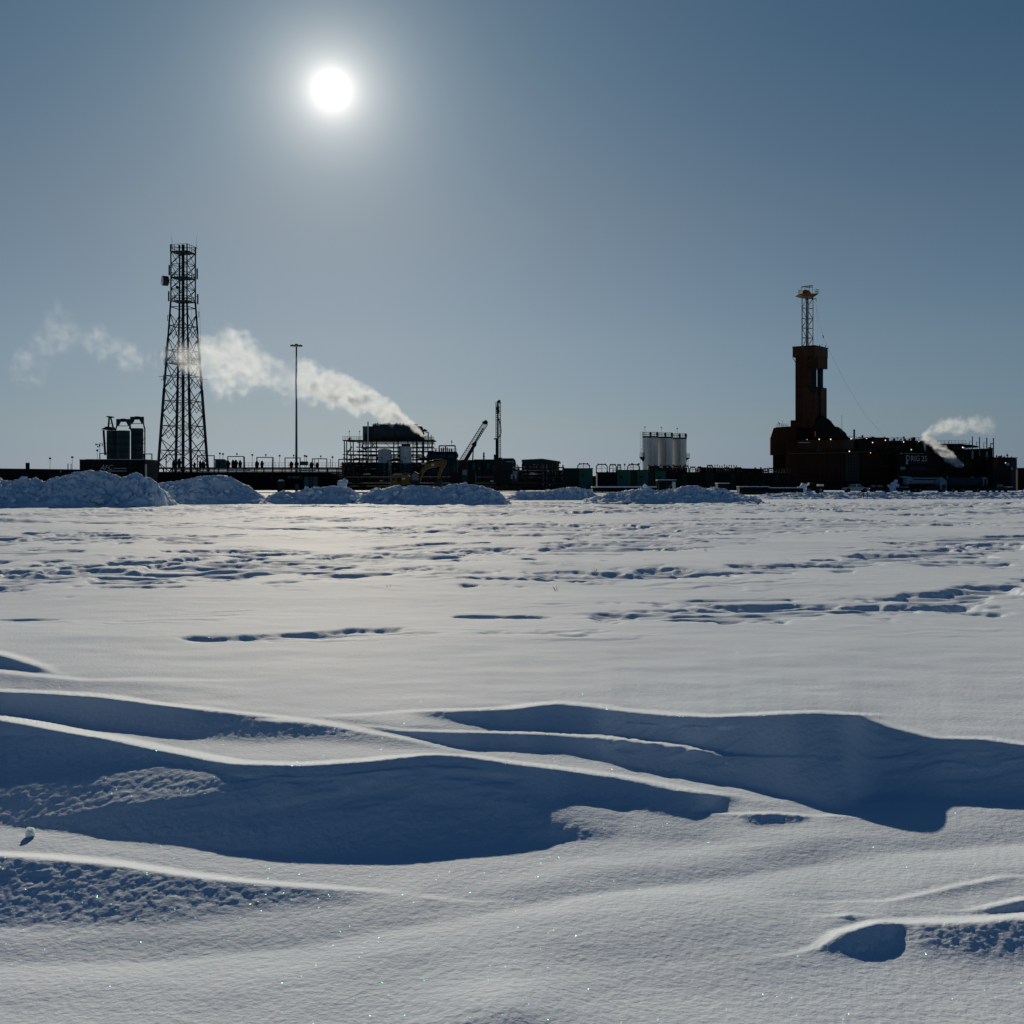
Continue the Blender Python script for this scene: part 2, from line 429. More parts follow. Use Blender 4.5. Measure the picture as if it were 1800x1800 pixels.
band(sp1, L((1330, 1695), (1430, 1682), (1500, 1684), (1560, 1673), (1600, 1655)), 0.62, 0.3, 5, 4, u0=1432, u1=1585, f0=12, f1=12)
sp2 = L((1580, 1622), (1700, 1618), (1850, 1605))
band(sp2, L((1580, 1668), (1700, 1690), (1850, 1690)), 0.33, 0.27, 5, 8, u0=1592, f0=10)
sp3 = L((1700, 1602), (1750, 1590), (1800, 1578), (1900, 1570))
band(sp3, L((1700, 1606), (1740, 1613), (1800, 1612), (1900, 1606)), 0.62, 0.35, 3, 3, u0=1712, f0=8)
sp6 = L((1470, 1612), (1490, 1608), (1512, 1611))
band(sp6, L((1470, 1614), (1490, 1620), (1512, 1615)), 0.6, 0.4, 2, 2, u0=1474, u1=1508, f0=4, f1=4)
sp7 = L((1560, 1585), (1640, 1566), (1760, 1540))
band(sp7, L((1560, 1590), (1640, 1574), (1760, 1552)), 0.30, 0.28, 3, 4, u0=1560, u1=1760, f0=20, f1=20)
sp4 = L((700, 1790), (800, 1745), (900, 1720), (1000, 1745))
band(sp4, L((700, 1850), (1000, 1850)), 0.30, 0.29, 20, 12, u0=740, u1=960, f0=40, f1=40)
sp5 = L((850, 1690), (1000, 1650), (1300, 1640))
band(sp5, L((850, 1730), (1000, 1720), (1300, 1720)), 0.12, 0.09, 18, 18, u0=900, u1=1300, f0=70, f1=70)
crest(sp1, u0=1380, u1=1612, f0=25, f1=6)
crest(sp2, u0=1560, f0=8, w=3)
crest(sp3, u0=1675, f0=12)
crest(L((-400, 1800), (700, 1800), (800, 1760), (900, 1740), (1000, 1760), (2200, 1800)), w=30)
crest(L((-400, 1750), (700, 1740), (900, 1700), (1300, 1715), (1400, 1735), (2200, 1735)), w=22)
crest(sp6, u0=1440, u1=1545, f0=12, f1=12)
crest(sp7, u0=1440, u1=1900, f0=25, f1=25)
crest(bk, u0=1390, u1=1620, f0=15, f1=20)
crest(r1t, u1=460, f1=20)
crest(gt, u1=900, f1=20, w=2.5)
crest(pk, u0=1250, u1=1470, f0=12, f1=12)
crest(cl, u1=1400, f1=20)
crest(bt, u1=900, f1=10)
crest(tb, u0=480, u1=1190, f0=10, f1=55, frac=0.55)
crest(at, u0=560, f0=15)
crest(r0t, u1=150, f1=8)

# walk every column outward over the slopes; what a ridge gains in height it loses again behind its crest
Y0 = H * F / (rv[0] - HZ)
Yref = H / T_
gain = Yref * 1.8 / F * (1.0 / T_ - 1.0 / (T_ + S))
def csmooth(A, n):
    k = np.exp(-0.5 * (np.arange(-3 * n, 3 * n + 1) / n) ** 2); k /= k.sum()
    P = np.pad(A, ((0, 0), (3 * n, 3 * n)), mode='edge')
    return np.apply_along_axis(lambda r: np.convolve(r, k, mode='valid'), 1, P)
cum = np.cumsum(gain, 0)
lines = [(c, c[0](cu), sig((cu - c[1]) / c[3]) * sig((c[2] - cu) / c[4])) for c in CRESTS]
order = np.argsort(np.stack([-l[1] for l in lines]), axis=0)          # per column, nearest crest first
released = np.zeros(cu.shape)
R = np.zeros((len(lines), len(cu)))
for j in range(len(lines)):
    li = order[j]
    for n_, (c, vl, mk) in enumerate(lines):
        sel = li == n_
        if not sel.any():
            continue
        k = np.clip(np.round((rv[0] - vl) / 1.8).astype(int), 0, len(rv) - 1)
        acc = cum[k, np.arange(len(cu))] - released
        r = (np.maximum(acc, 0) * mk * c[7]) if c[6] is None else np.full(cu.shape, c[6])
        R[n_] = np.where(sel, r, R[n_]); released = released + (np.where(sel, r, 0) if c[6] is None else 0)
for n_, (c, vl, mk) in enumerate(lines):
    J += R[n_][None, :] * np.exp(-0.5 * ((V - vl[None, :] + 1.8) / c[5]) ** 2) / (c[5] * math.sqrt(2 * math.pi))
Yn = np.empty(U.shape); Yn[0] = Y0
jd = J * 1.8
for k in range(1, len(rv)):
    Yn[k] = Yn[k - 1] + Yn[k - 1] * 1.8 / F / (np.maximum(S[k], -0.8 * T_[k]) + T_[k]) + jd[k]
Yn = csmooth(Yn, 3)
Zn = H - T_ * Yn
# hollow out the hidden stretches
Xn = (U - 900.0) / F * Yn
# every column joins the level field by the last row
resid = Zn[-1].copy()
# fine relief: soft wind ripples, flutes on the steep faces, then grain where the light grazes
endf = np.clip((len(rv) - 1 - np.arange(len(rv))) / 40.0, 0, 1)[:, None]
Zn = Zn + 0.008 * fbm(Xn * 0.9, Yn * 1.6, 3, 3) * np.clip((Yn - 2.6) / 1.0, 0, 1)
EDGE = csmooth(Zn[-1:], 14)[0]
dark = np.clip((S - 0.30) / 0.15, 0, 1)
inner = dark.copy()
for sh_ in (4, 8, 12):
    inner = np.minimum(inner, np.minimum(np.roll(dark, sh_, 0), np.roll(dark, -sh_, 0)))
inner = csmooth(inner, 5) * (1 - 0.9 * np.exp(-0.5 * ((U - 1385) / 55.0) ** 2))
wx_ = Xn + 0.55 * Yn
fl = fbm(wx_ * 0.9, Yn * 3.4 - 0.6 * Xn, 91, 4, 0.55)
Zn = Zn + inner * (0.019 * (0.35 - np.abs(fl)) + 0.008 * fbm(Xn * 3.0, Yn * 5.0, 93, 3)) * endf
rip = np.clip(fbm(Xn * 0.5, Yn * 0.9, 95, 3) + 0.15, 0, 1)
Zn = Zn + (1 - dark) * 0.0035 * rip * fbm(Xn * 2.2, Yn * 9.0, 97, 3) * endf * np.clip((Yn - 4.0) / 2.0, 0, 1)
gz = np.clip(1 - np.abs(S - 0.31) / 0.12, 0, 1)
Zn = Zn + (0.0009 + 0.0022 * gz) * fbm(Xn * 24.0, Yn * 18.0, 11, 4, 0.62) * endf
Zn = Zn + (EDGE - Zn[-1])[None, :] * (1 - endf)
DZ_EDGE, YE = EDGE, Yn[-1]
def setprops(o, label=None, cat=None, group=None, kind=None):
    if label: o['label'] = label
    if cat: o['category'] = cat
    if group: o['group'] = group
    if kind: o['kind'] = kind
    return o
o = grid_mesh('snow_ground', Xn, Yn, Zn, 'drift_snow')
setprops(o, 'wind carved snow drifts with blue shaded hollows in front', kind='structure')

# the level field behind, with wind-scoured patches
rk = np.concatenate([[0.0], np.cumsum(np.full(640, 1.0))]) / 640.0
YF0, YF1 = 11.1, 125.0
base = YF0 * (YF1 / YF0) ** rk
Ym = YE[None, :] + (base[:, None] - YF0) * (YF1 - YE[None, :]) / (YF1 - YF0)
Um = np.broadcast_to(cu[None, :], Ym.shape)
Xm = (Um - 900.0) / F * Ym
Vm = HZ + H * F / Ym
patches = [  # centre u, centre v, half width, half height, tilt (dv per du), strength
    (280, 1008, 380, 20, -0.035, 1.0), (60, 1018, 120, 14, -0.03, 1.0), (480, 996, 170, 7, 0.0, .8), (110, 945, 150, 8, 0.0, .9),
    (1110, 1010, 215, 9, -0.045, 1.0), (1300, 995, 40, 4, 0, .7), (1360, 1075, 270, 16, -0.02, 1.0), (1120, 1080, 90, 5, 0, .8),
    (1700, 1042, 130, 10, -0.09, .9), (640, 1120, 290, 10, -0.02, .6), (1080, 961, 130, 9, -0.03, 1.0), (700, 979, 190, 8, -0.05, .9),
    (1240, 948, 60, 3, 0, .7), (1640, 973, 200, 10, -0.08, .9), (1690, 966, 120, 7, -0.05, .9), (980, 925, 130, 5, 0, .8),
    (1100, 943, 110, 5, 0, .8), (600, 928, 150, 3, 0, .7), (540, 912, 110, 4, 0, .7), (1350, 932, 120, 5, 0, .7),
    (870, 922, 110, 3, 0, .6), (1230, 895, 160, 6, 0, .7), (1550, 893, 180, 6, 0, .8), (1700, 890, 160, 5, 0, .8), (900, 900, 150, 4, 0, .6),
    (1220, 1003, 50, 4, 0, .8), (1100, 1085, 60, 3, 0, .6), (330, 953, 40, 2, 0, .7), 
    (1310, 998, 25, 3, 0, 1.0), (1480, 1003, 25, 2.5, 0, .9), 
    (835, 1083, 40, 2.5, 0, .8), (930, 1084, 35, 2.5, 0, .8), (40, 1088, 50, 2.5, 0, .8), (1330, 1054, 80, 3, 0, .7), (610, 998, 40, 4, 0, .9),
    (120, 905, 160, 4, 0, .7), (300, 897, 150, 4, 0, .7), (1640, 905, 90, 3, 0, .7), (-300, 960, 250, 18, 0, .9), (2100, 1010, 220, 20, 0, .9), (-350, 1060, 200, 14, 0, .8), (2250, 930, 250, 12, 0, .8)]
rp = random.Random(77)
for _ in range(70):
    pv_ = 884 + 130 * rp.random() ** 1.6
    patches.append((rp.uniform(-400, 2200), pv_, rp.uniform(50, 190) * (1.25 - (pv_ - 880) / 200), rp.uniform(1.2, 3.0) + (pv_ - 880) * 0.02, rp.uniform(-.04, .01), rp.uniform(.5, .9)))
wob = fbm(Xm * 0.9, Ym * 0.6, 71, 4, 0.6)
M = np.zeros(Ym.shape)
for (pu, pv, hw, hh, tl, stg) in patches:
    e = np.sqrt(((Um - pu) / hw) ** 2 + ((Vm - pv - tl * (Um - pu)) / hh) ** 2)
    M = np.maximum(M, stg * sig((1.0 + 0.75 * wob - e) / 0.10))
lam = 0.50 + 0.016 * Ym
def scarps(seed, xs, ys, warp, lamf, rise=0.2):
    ph = Ym / (lam * lamf) + warp * fbm(Xm / lam * xs, Ym / lam * ys, seed, 4, 0.55)
    fr = ph - np.floor(ph)
    return np.where(fr < rise, fr / rise, 1.0 - (fr - rise) / (1 - rise))
def scoured(seed, xs, ys, lev, soft):
    n = fbm(Xm / lam * xs, Ym / lam * ys, seed, 3, 0.45)
    return sig((n - lev) / soft)
dep = 0.070 + 0.0027 * Ym
hm = -dep * M * (0.60 * scoured(33, 0.15, 0.95, -0.10, 0.05) + 0.40 * scoured(37, 0.30, 1.9, 0.0, 0.06) + 0.30 * scoured(39, 0.7, 3.0, 0.05, 0.08))
# thin scattered wind marks everywhere
sp = np.clip(fbm(Xm * 0.35, Ym * 0.30, 45, 4) - 0.18, 0, 1) * 2.0
hm = hm + (0.004 + 0.0008 * Ym) * sp * scarps(52, 0.3, 0.4, 1.6, 0.55)
# very shallow drifts everywhere
hm = hm + 0.05 * fbm(Xm * 0.10, Ym * 0.16, 5, 3) + 0.0045 * fbm(Xm * 1.2, Ym * 2.2, 8, 3)
fade = np.clip((Ym - YE[None, :]) / 0.7, 0, 1); fade = fade * fade * (3 - 2 * fade)
fend = np.clip((YF1 - Ym) / 20.0, 0, 1)
Zm = hm * fade * fend + DZ_EDGE[None, :] * (1 - np.clip((Ym - YE[None, :]) / 4.5, 0, 1)) ** 2
o = grid_mesh('snow_field', Xm, Ym, Zm, 'drift_snow')
setprops(o, 'level snow field with streaks of wind scoured crust', kind='structure')

# ground beyond and all round, out to the horizon
def ring(name, rows, u_or_x):
    X = np.array([[x for x in r[1]] for r in rows], float)
    Y = np.array([[r[0]] * len(r[1]) for r in rows], float) if not isinstance(rows[0][0], (list, tuple)) else np.array([r[0] for r in rows], float)
    return X, Y
uu = np.concatenate([[-1e5], [-30000, -9000, -3000], cu[::6], [4500, 9000, 30000]])
ys = np.concatenate([[YF1], np.geomspace(135, 9000, 40)])
Yo, Uo = np.meshgrid(ys, cu[::6], indexing='ij')
Xo = (Uo - 900) / F * Yo
o = grid_mesh('snow_plain', Xo, Yo, 0.0 * Xo - 0.004, 'far_snow'); setprops(o, 'flat far snow plain reaching the horizon', kind='structure')
# side and rear sheet, left open where the finer sheets lie
def sheet(name, pts, faces):
    me = bpy.data.meshes.new(name); me.from_pydata(pts, [], faces); me.update()
    return link(name, me, 'far_snow')
k0, k1 = (cu[0] - 900) / F, (cu[-1] - 900) / F
R = 9000.0
sheet_pts = [(k0 * Y0, Y0, -0.004), (k1 * Y0, Y0, -0.004), (k1 * R, R, -0.004), (k0 * R, R, -0.004), (R * 1.3, -R, -0.004), (-R * 1.3, -R, -0.004), (R * 1.3, R, -.004), (-R * 1.3, R, -.004)]
o = sheet('snow_plain', sheet_pts, [(0, 5, 4, 1), (1, 4, 6, 2), (0, 3, 7, 5)])
setprops(o, 'snow plain beside and behind the standpoint', kind='structure')

# ------------------------------------------------------------------ mesh builder
class MB:
    def __init__(s):
        s.v, s.f, s.sm = [], [], []
    def add(s, vs, fs, smooth=False):
        n = len(s.v); s.v += [tuple(p) for p in vs]
        s.f += [tuple(i + n for i in f) for f in fs]; s.sm += [smooth] * len(fs)
        return s
    def box(s, x0, x1, y0, y1, z0, z1):
        return s.add([(x0, y0, z0), (x1, y0, z0), (x1, y1, z0), (x0, y1, z0), (x0, y0, z1), (x1, y0, z1), (x1, y1, z1), (x0, y1, z1)],
                     [(0, 1, 5, 4), (1, 2, 6, 5), (2, 3, 7, 6), (3, 0, 4, 7), (4, 5, 6, 7), (3, 2, 1, 0)])
    def post(s, poly, z0, z1, top=None):            # footprint (x, y) counter-clockwise
        n = len(poly); top = top or poly
        return s.add([(x, y, z0) for x, y in poly] + [(x, y, z1) for x, y in top],
                     [(i, (i + 1) % n, n + (i + 1) % n, n + i) for i in range(n)] + [tuple(range(n, 2 * n)), tuple(range(n))[::-1]])
    def slab(s, pts, y0, y1, sh=0.0):               # outline (x, z) drawn out along y
        a = sum(pts[i][0] * pts[(i + 1) % len(pts)][1] - pts[(i + 1) % len(pts)][0] * pts[i][1] for i in range(len(pts)))
        if a < 0: pts = pts[::-1]
        n = len(pts)
        return s.add([(x, y0, z) for x, z in pts] + [(x + sh * (y1 - y0), y1, z) for x, z in pts],
                     [tuple(range(n)), tuple(range(n, 2 * n))[::-1]] + [(i, n + i, n + (i + 1) % n, (i + 1) % n) for i in range(n)])
    def cyl(s, p, q, r0, r1=None, n=10, caps=True):
        r1 = r0 if r1 is None else r1
        p, q = Vector(p), Vector(q); d = (q - p).normalized()
        a = d.orthogonal().normalized(); b = d.cross(a)
        ring = lambda c, r: [c + (a * math.cos(2 * math.pi * i / n) + b * math.sin(2 * math.pi * i / n)) * r for i in range(n)]
        s.add(ring(p, r0) + ring(q, r1), [(i, (i + 1) % n, n + (i + 1) % n, n + i) for i in range(n)], True)
        if caps:
            m = len(s.v) - 2 * n
            s.f += [tuple(m + i for i in range(n))[::-1], tuple(m + n + i for i in range(n))]; s.sm += [False, False]
        return s
    def bar(s, p, q, w, d=None):
        d = w if d is None else d
        p, q = Vector(p), Vector(q); t = (q - p).normalized()
        up = Vector((0, 1, 0)) if abs(t.y) < 0.9 else Vector((0, 0, 1))
        a = t.cross(up).normalized() * (w / 2); b = t.cross(a).normalized() * (d / 2)
        vs = [c + i * a + j * b for c in (p, q) for i, j in ((-1, -1), (1, -1), (1, 1), (-1, 1))]
        return s.add(vs, [(0, 1, 2, 3)[::-1], (4, 5, 6, 7), (0, 1, 5, 4), (1, 2, 6, 5), (2, 3, 7, 6), (3, 0, 4, 7)])
    def lathe(s, prof, c=(0, 0, 0), n=20):          # (r, z) from bottom to top
        vs = [(c[0] + r * math.cos(2 * math.pi * i / n), c[1] + r * math.sin(2 * math.pi * i / n), c[2] + z) for r, z in prof for i in range(n)]
        fs = [(j * n + i, j * n + (i + 1) % n, (j + 1) * n + (i + 1) % n, (j + 1) * n + i) for j in range(len(prof) - 1) for i in range(n)]
        s.add(vs, fs, True)
        m = len(s.v) - len(vs)
        s.f += [tuple(m + i for i in range(n))[::-1], tuple(m + (len(prof) - 1) * n + i for i in range(n))]; s.sm += [False, False]
        return s
    def xlathe(s, prof, c=(0, 0, 0), n=18, ax=(1, 0, 0)):   # (r, t) along a horizontal axis
        ax = Vector(ax).normalized(); a = Vector((0, 0, 1)); b = ax.cross(a); c = Vector(c)
        vs = [c + ax * t + (a * math.cos(2 * math.pi * i / n) + b * math.sin(2 * math.pi * i / n)) * r for r, t in prof for i in range(n)]
        fs = [(j * n + i, (j + 1) * n + i, (j + 1) * n + (i + 1) % n, j * n + (i + 1) % n) for j in range(len(prof) - 1) for i in range(n)]
        s.add(vs, fs, True)
        m = len(s.v) - len(vs)
        s.f += [tuple(m + i for i in range(n)), tuple(m + (len(prof) - 1) * n + i for i in range(n))[::-1]]; s.sm += [False, False]
        return s
    def tube(s, path, r, n=8):
        for a, b in zip(path[:-1], path[1:]): s.cyl(a, b, r, r, n)
        return s
    def ball(s, c, r, n=8, sz=1.0):
        prof = [(max(r * math.sin(math.pi * k / n), 1e-3), -r * sz * math.cos(math.pi * k / n)) for k in range(n + 1)]
        return s.lathe(prof, c, n + 2)
    def mesh(s, name):
        me = bpy.data.meshes.new(name); me.from_pydata(s.v, [], s.f)
        me.polygons.foreach_set('use_smooth', s.sm); me.update()
        return me
    def build(s, name, material, parent=None):
        return link(name, s.mesh(name), material, parent)

class Thing:
    """an Empty on the ground; x(u), z(v) turn picture rows and columns at this distance into metres"""
    def __init__(s, name, label, cat, u, Y, group=None, z=0.0):
        o = bpy.data.objects.new(name, None); COL.objects.link(o)
        o.empty_display_size = 0.5
        s.k = Y / F; s.u = u; s.Y = Y; s.z0 = z
        o.location = ((u - 900.0) * s.k, Y, z)
        setprops(o, label, cat, group); s.o = o
    def x(s, u): return (u - s.u) * s.k
    def z(s, v): return H - (v - HZ) * s.k - s.z0
    def p(s, u, v, d=0.0): return (s.x(u), d, s.z(v))
    def add(s, name, mb, m, parent=None): return mb.build(name, m, parent or s.o)
    def box(s, name, m, u0, u1, v0, v1, d0=0.0, d1=1.0, parent=None):
        return s.add(name, MB().box(s.x(u0), s.x(u1), d0, d1, s.z(v1), s.z(v0)), m, parent)
    def slab(s, name, m, pts, d0=0.0, d1=1.0, parent=None, sh=0.0):
        return s.add(name, MB().slab([(s.x(u), s.z(v)) for u, v in pts], d0, d1, sh), m, parent)
    def cyl(s, name, m, a, b, rpx, r1px=None, n=10, parent=None):
        return s.add(name, MB().cyl(s.p(*a), s.p(*b), rpx * s.k, None if r1px is None else r1px * s.k, n), m, parent)
    def bar(s, name, m, a, b, wpx, parent=None):
        return s.add(name, MB().bar(s.p(*a), s.p(*b), wpx * s.k), m, parent)

def text_mesh(txt, size, shear=0.0, depth=0.02, spacing=1.0):
    cu_ = bpy.data.curves.new('lettering', 'FONT'); cu_.body = txt; cu_.size = size; cu_.shear = shear; cu_.extrude = depth; cu_.space_character = spacing
    ob = bpy.data.objects.new('lettering', cu_); COL.objects.link(ob)
    dg = bpy.context.evaluated_depsgraph_get()
    me = bpy.data.meshes.new_from_object(ob.evaluated_get(dg)); bpy.data.objects.remove(ob); bpy.data.curves.remove(cu_)
    return me
def lettering(t, name, txt, m, u, v, hpx, d, shear=0.0, wpx=None, parent=None, rot=0.0, spacing=1.0):
    me = text_mesh(txt, 1.0, shear, 0.01, spacing)
    xs = [q.co.x for q in me.vertices]; ys = [q.co.y for q in me.vertices]
    w, h = max(xs) - min(xs), max(ys) - min(ys)
    sy = hpx * t.k / h; sx = (wpx * t.k / w) if wpx else sy
    ox, oy = min(xs), min(ys)
    for q in me.vertices:
        q.co = Vector(((q.co.x - ox) * sx, d - q.co.z, (q.co.y - oy) * sy))
    o = link(name, me, m, parent or t.o)
    o.location = (t.x(u), 0, t.z(v))
    return o

# ------------------------------------------------------------------ ploughed snow piles
def snow_pile(label, crest_pts, Yc, front, back, seed, lump=0.22, step=0.09, chunks=(), rough=2.6):
    us = [p[0] for p in crest_pts]
    uc = 0.5 * (us[0] + us[-1])
    t = Thing('snow_pile', label, 'snow pile', uc, Yc, 'ploughed snow piles along the yard edge')
    cxs = np.array([t.x(p[0]) for p in crest_pts]); czs = np.array([max(t.z(p[1]), 0.02) for p in crest_pts])
    xs = np.arange(cxs[0] - 1.2, cxs[-1] + 1.2, step)
    ys = np.concatenate([np.arange(-front - 0.5, 0.6, step), np.arange(0.6, back + 0.6, step * 2.2)])
    X, Y = np.meshgrid(xs, ys)
    wx = X + 0.22 * fbm(X * 0.9, Y * 0.9, seed, 3)
    wy = Y + 0.35 * fbm(X * 0.8 + 5, Y * 0.8, seed + 3, 3)
    hc = np.interp(wx, cxs, czs, left=0, right=0)
    # the face towards the field is steep near the top and runs out at the foot
    fr = np.clip(-wy / front, 0, 1); bk = np.clip(wy / back, 0, 1)
    prof = np.where(wy < 0, (1 - fr) ** 1.15, (1 - bk) ** 0.9)
    d, val = worley(X * 1.5 + 0.3 * fbm(X * 2, Y * 2, seed + 8, 2), Y * 1.5, seed + 1)
    d2, val2 = worley(X * 3.7, Y * 3.7, seed + 2)
    mass = np.clip(hc * prof / 0.8, 0, 1)
    hump = (val - 0.4) * lump * 1.3 + (0.45 - d) * lump * 0.8 + (val2 - 0.45) * lump * 0.55 + (0.4 - d2) * lump * 0.4 + 0.07 * fbm(X * 5, Y * 5, seed + 5, 3)
    d4, val4 = worley(X * 7.5, Y * 7.5, seed + 31)
    hump = hump + ((val4 - 0.5) * 0.5 + (0.4 - d4) * 0.5) * lump * 0.45
    crestish = np.exp(-(wy / 0.5) ** 2)
    Z = hc * prof + hump * mass * (1 - 0.55 * crestish)
    # crumbled bits at the foot
    d3, val3 = worley(X * 2.3, Y * 2.3, seed + 21)
    foot = np.exp(-((-wy - front * 0.95) / 0.7) ** 2) * (hc > 0.15)
    Z = Z + foot * np.clip(val3 - 0.6, 0, 1) * np.clip(0.5 - d3, 0, 1) * 1.3
    edge = np.minimum(np.clip((X - xs[0]) / 0.5, 0, 1), np.clip((xs[-1] - X) / 0.5, 0, 1))
    Z = Z * edge - 0.03
    grid_mesh('heap', X, Y, Z, 'piled_snow', t.o)
    rnd = random.Random(seed)
    for (u, v, rp, d) in chunks:
        snow_block(t, u, v, rp, d, rnd)
    tries = 0; made = 0
    while made < int(rough * (cxs[-1] - cxs[0])) and tries < 900:
        tries += 1
        i = rnd.randrange(X.shape[0]); j = rnd.randrange(X.shape[1])
        if Y[i, j] > 0.3 or Z[i, j] < 0.04 or hc[i, j] < 0.2: continue
        r = 0.07 + 0.26 * rnd.random() ** 2.5
        o = chunk_mesh(r, rnd).build('snow_block', 'piled_snow', t.o)
        o.location = (X[i, j], Y[i, j], Z[i, j] + r * 0.2); o.rotation_euler = (rnd.uniform(-.8, .8), rnd.uniform(-.8, .8), rnd.uniform(0, 6)); made += 1
    return t
def chunk_mesh(r, rnd):
    """angular clod: a box with pushed corners"""
    mb = MB().box(-r, r, -r * .8, r * .8, -r * .6, r * .6)
    mb.v = [(x * rnd.uniform(.55, 1.2), y * rnd.uniform(.55, 1.2), z * rnd.uniform(.5, 1.25)) for x, y, z in mb.v]
    return mb
def block_mesh(name, r, rnd, squash=0.75):
    n = 10
    prof = [(max(math.sin(math.pi * k / n), 1e-3) ** 0.8, -math.cos(math.pi * k / n)) for k in range(n + 1)]
    mb = MB().lathe(prof, n=14)
    sd = rnd.randrange(1000)
    out = []
    for x, y, z in mb.v:
        a = np.array([x * 1.1 + sd]); b = np.array([z * 1.1 + y * 0.9])
        f = 1.0 + 0.35 * float(fbm(a, b, sd, 3)[0])
        out.append((x * r * f, y * r * f, z * r * squash * f))
    mb.v = out
    return mb
def snow_block(t, u, v, rp, d, rnd):
    mb = block_mesh('snow_block', rp * t.k, rnd)
    o = mb.build('snow_block', 'piled_snow', t.o)
    o.location = t.p(u, v, d); o.rotation_euler = (rnd.uniform(-.6, .6), rnd.uniform(-.6, .6), rnd.uniform(0, 6))

snow_pile('tallest grey blue snow pile, below the AFC building', [(-160, 852), (-100, 843), (-40, 846), (0, 841), (20, 845), (40, 843), (62, 839), (68, 843), (80, 847), (100, 838), (125, 832), (145, 828), (165, 827), (185, 829), (200, 833), (213, 841), (222, 836), (235, 832), (250, 832), (262, 840), (272, 851), (282, 868), (292, 884)],
          88.0, 4.2, 5.0, 3, 0.30, chunks=[(12, 872, 11, -3.3), (200, 876, 9, -3.6), (208, 880, 7, -3.9), (172, 868, 5, -2.6), (60, 878, 5, -3.6), (100, 876, 4, -3.5), (235, 882, 4, -3.8)])
snow_pile('rounded snow mound in front of the lattice tower', [(258, 868), (280, 849), (300, 845), (330, 841), (352, 836), (375, 834), (395, 835), (410, 840), (430, 848), (445, 860), (462, 872), (485, 886)],
          100.0, 4.6, 5.0, 17, 0.17, chunks=[(478, 884, 3, -3.0), (486, 886, 2, -3.4)])
snow_pile('low snow pile with one upright block on its top', [(470, 872), (490, 866), (505, 863), (520, 865), (545, 858), (575, 855), (590, 854), (605, 853), (615, 858), (624, 864), (634, 876), (642, 886)],
          99.0, 3.0, 4.0, 29, 0.22, chunks=[(603, 850, 7.5, -0.4), (607, 846, 5, -0.2), (626, 876, 6, -2.2), (560, 876, 4, -2.4)])
snow_pile('broad snow pile below the yellow excavator', [(626, 878), (640, 866), (655, 861), (680, 856), (700, 853), (740, 853), (760, 857), (775, 856), (790, 852), (805, 850), (820, 851), (845, 854), (865, 858), (880, 868), (898, 886)],
          98.0, 3.4, 4.5, 41, 0.24, chunks=[(888, 884, 4, -2.6), (700, 868, 5, -2.0), (800, 870, 5, -2.2)])
snow_pile('small crumbly snow ridge below the two drill masts', [(880, 878), (905, 868), (920, 863), (950, 864), (980, 859), (1000, 856), (1020, 857), (1036, 862), (1052, 872)],
          124.0, 2.6, 4.0, 53, 0.30, chunks=[(1000, 862, 5, -0.8), (985, 864, 4, -0.8), (1018, 862, 4, -0.8)])
snow_pile('lumpy snow ridge in front of the white silos', [(1030, 876), (1070, 867), (1100, 864), (1120, 858), (1140, 857), (1160, 862), (1190, 858), (1205, 853), (1220, 853), (1235, 858), (1250, 856), (1275, 860), (1300, 868), (1335, 880)],
          107.0, 3.6, 4.5, 61, 0.22, chunks=[(1115, 876, 5, -2.2), (1250, 864, 6, -1.0), (1272, 866, 5, -1.0), (1300, 876, 4, -2.2), (1318, 880, 3, -2.6)])
snow_pile('long low bank of snow in front of the parked trucks', [(1300, 882), (1340, 869), (1380, 866), (1430, 867), (1500, 865), (1560, 866), (1640, 865), (1720, 866), (1800, 867), (1900, 866), (2050, 866), (2100, 880)],
          134.0, 3.8, 9.0, 73, 0.14, 0.13)

# ------------------------------------------------------------------ shared small builders
def flood_pole(u, vtop, Y, label, group, vbot=862, tilt=1):
    t = Thing('lamp_post', label, 'lamp post', u, Y, group)
    t.cyl('pole', 'dark_steel', (u, vbot), (u, vtop + 1), 0.35, n=6)
    hd = t.add('lamp_head', MB().box(-1.5 * t.k, 1.5 * t.k, -0.12, 0.12, t.z(vtop + 1.6), t.z(vtop - 1.4)), 'black_steel')
    return t
def rail(t, name, m, u0, u1, vtop, vbot, d=0.0, n=5, wpx=0.35, parent=None):
    """guard rail: posts and two rails"""
    mb = MB()
    for i in range(n + 1):
        u = u0 + (u1 - u0) * i / n
        mb.bar(t.p(u, vbot, d), t.p(u, vtop, d), wpx * t.k)
    for f in (0.0, 0.5):
        v = vtop + (vbot - vtop) * f
        mb.bar(t.p(u0, v, d), t.p(u1, v, d), wpx * t.k)
    return t.add(name, mb, m, parent)
def ladder(t, name, m, u, v0, v1, wpx, d=0.0, stepv=2.5, parent=None):
    mb = MB()
    for s in (-1, 1): mb.bar(t.p(u + s * wpx / 2, v0, d), t.p(u + s * wpx / 2, v1, d), 0.3 * t.k)
    v = v0
    while v < v1:
        mb.bar(t.p(u - wpx / 2, v, d), t.p(u + wpx / 2, v, d), 0.25 * t.k); v += stepv
    return t.add(name, mb, m, parent)
def lamp(t, u, v, d=-0.15, r=0.9, m='lamp_lit', parent=None):
    return t.add('lamp', MB().ball(t.p(u, v, d), r * t.k, 6), m, parent)

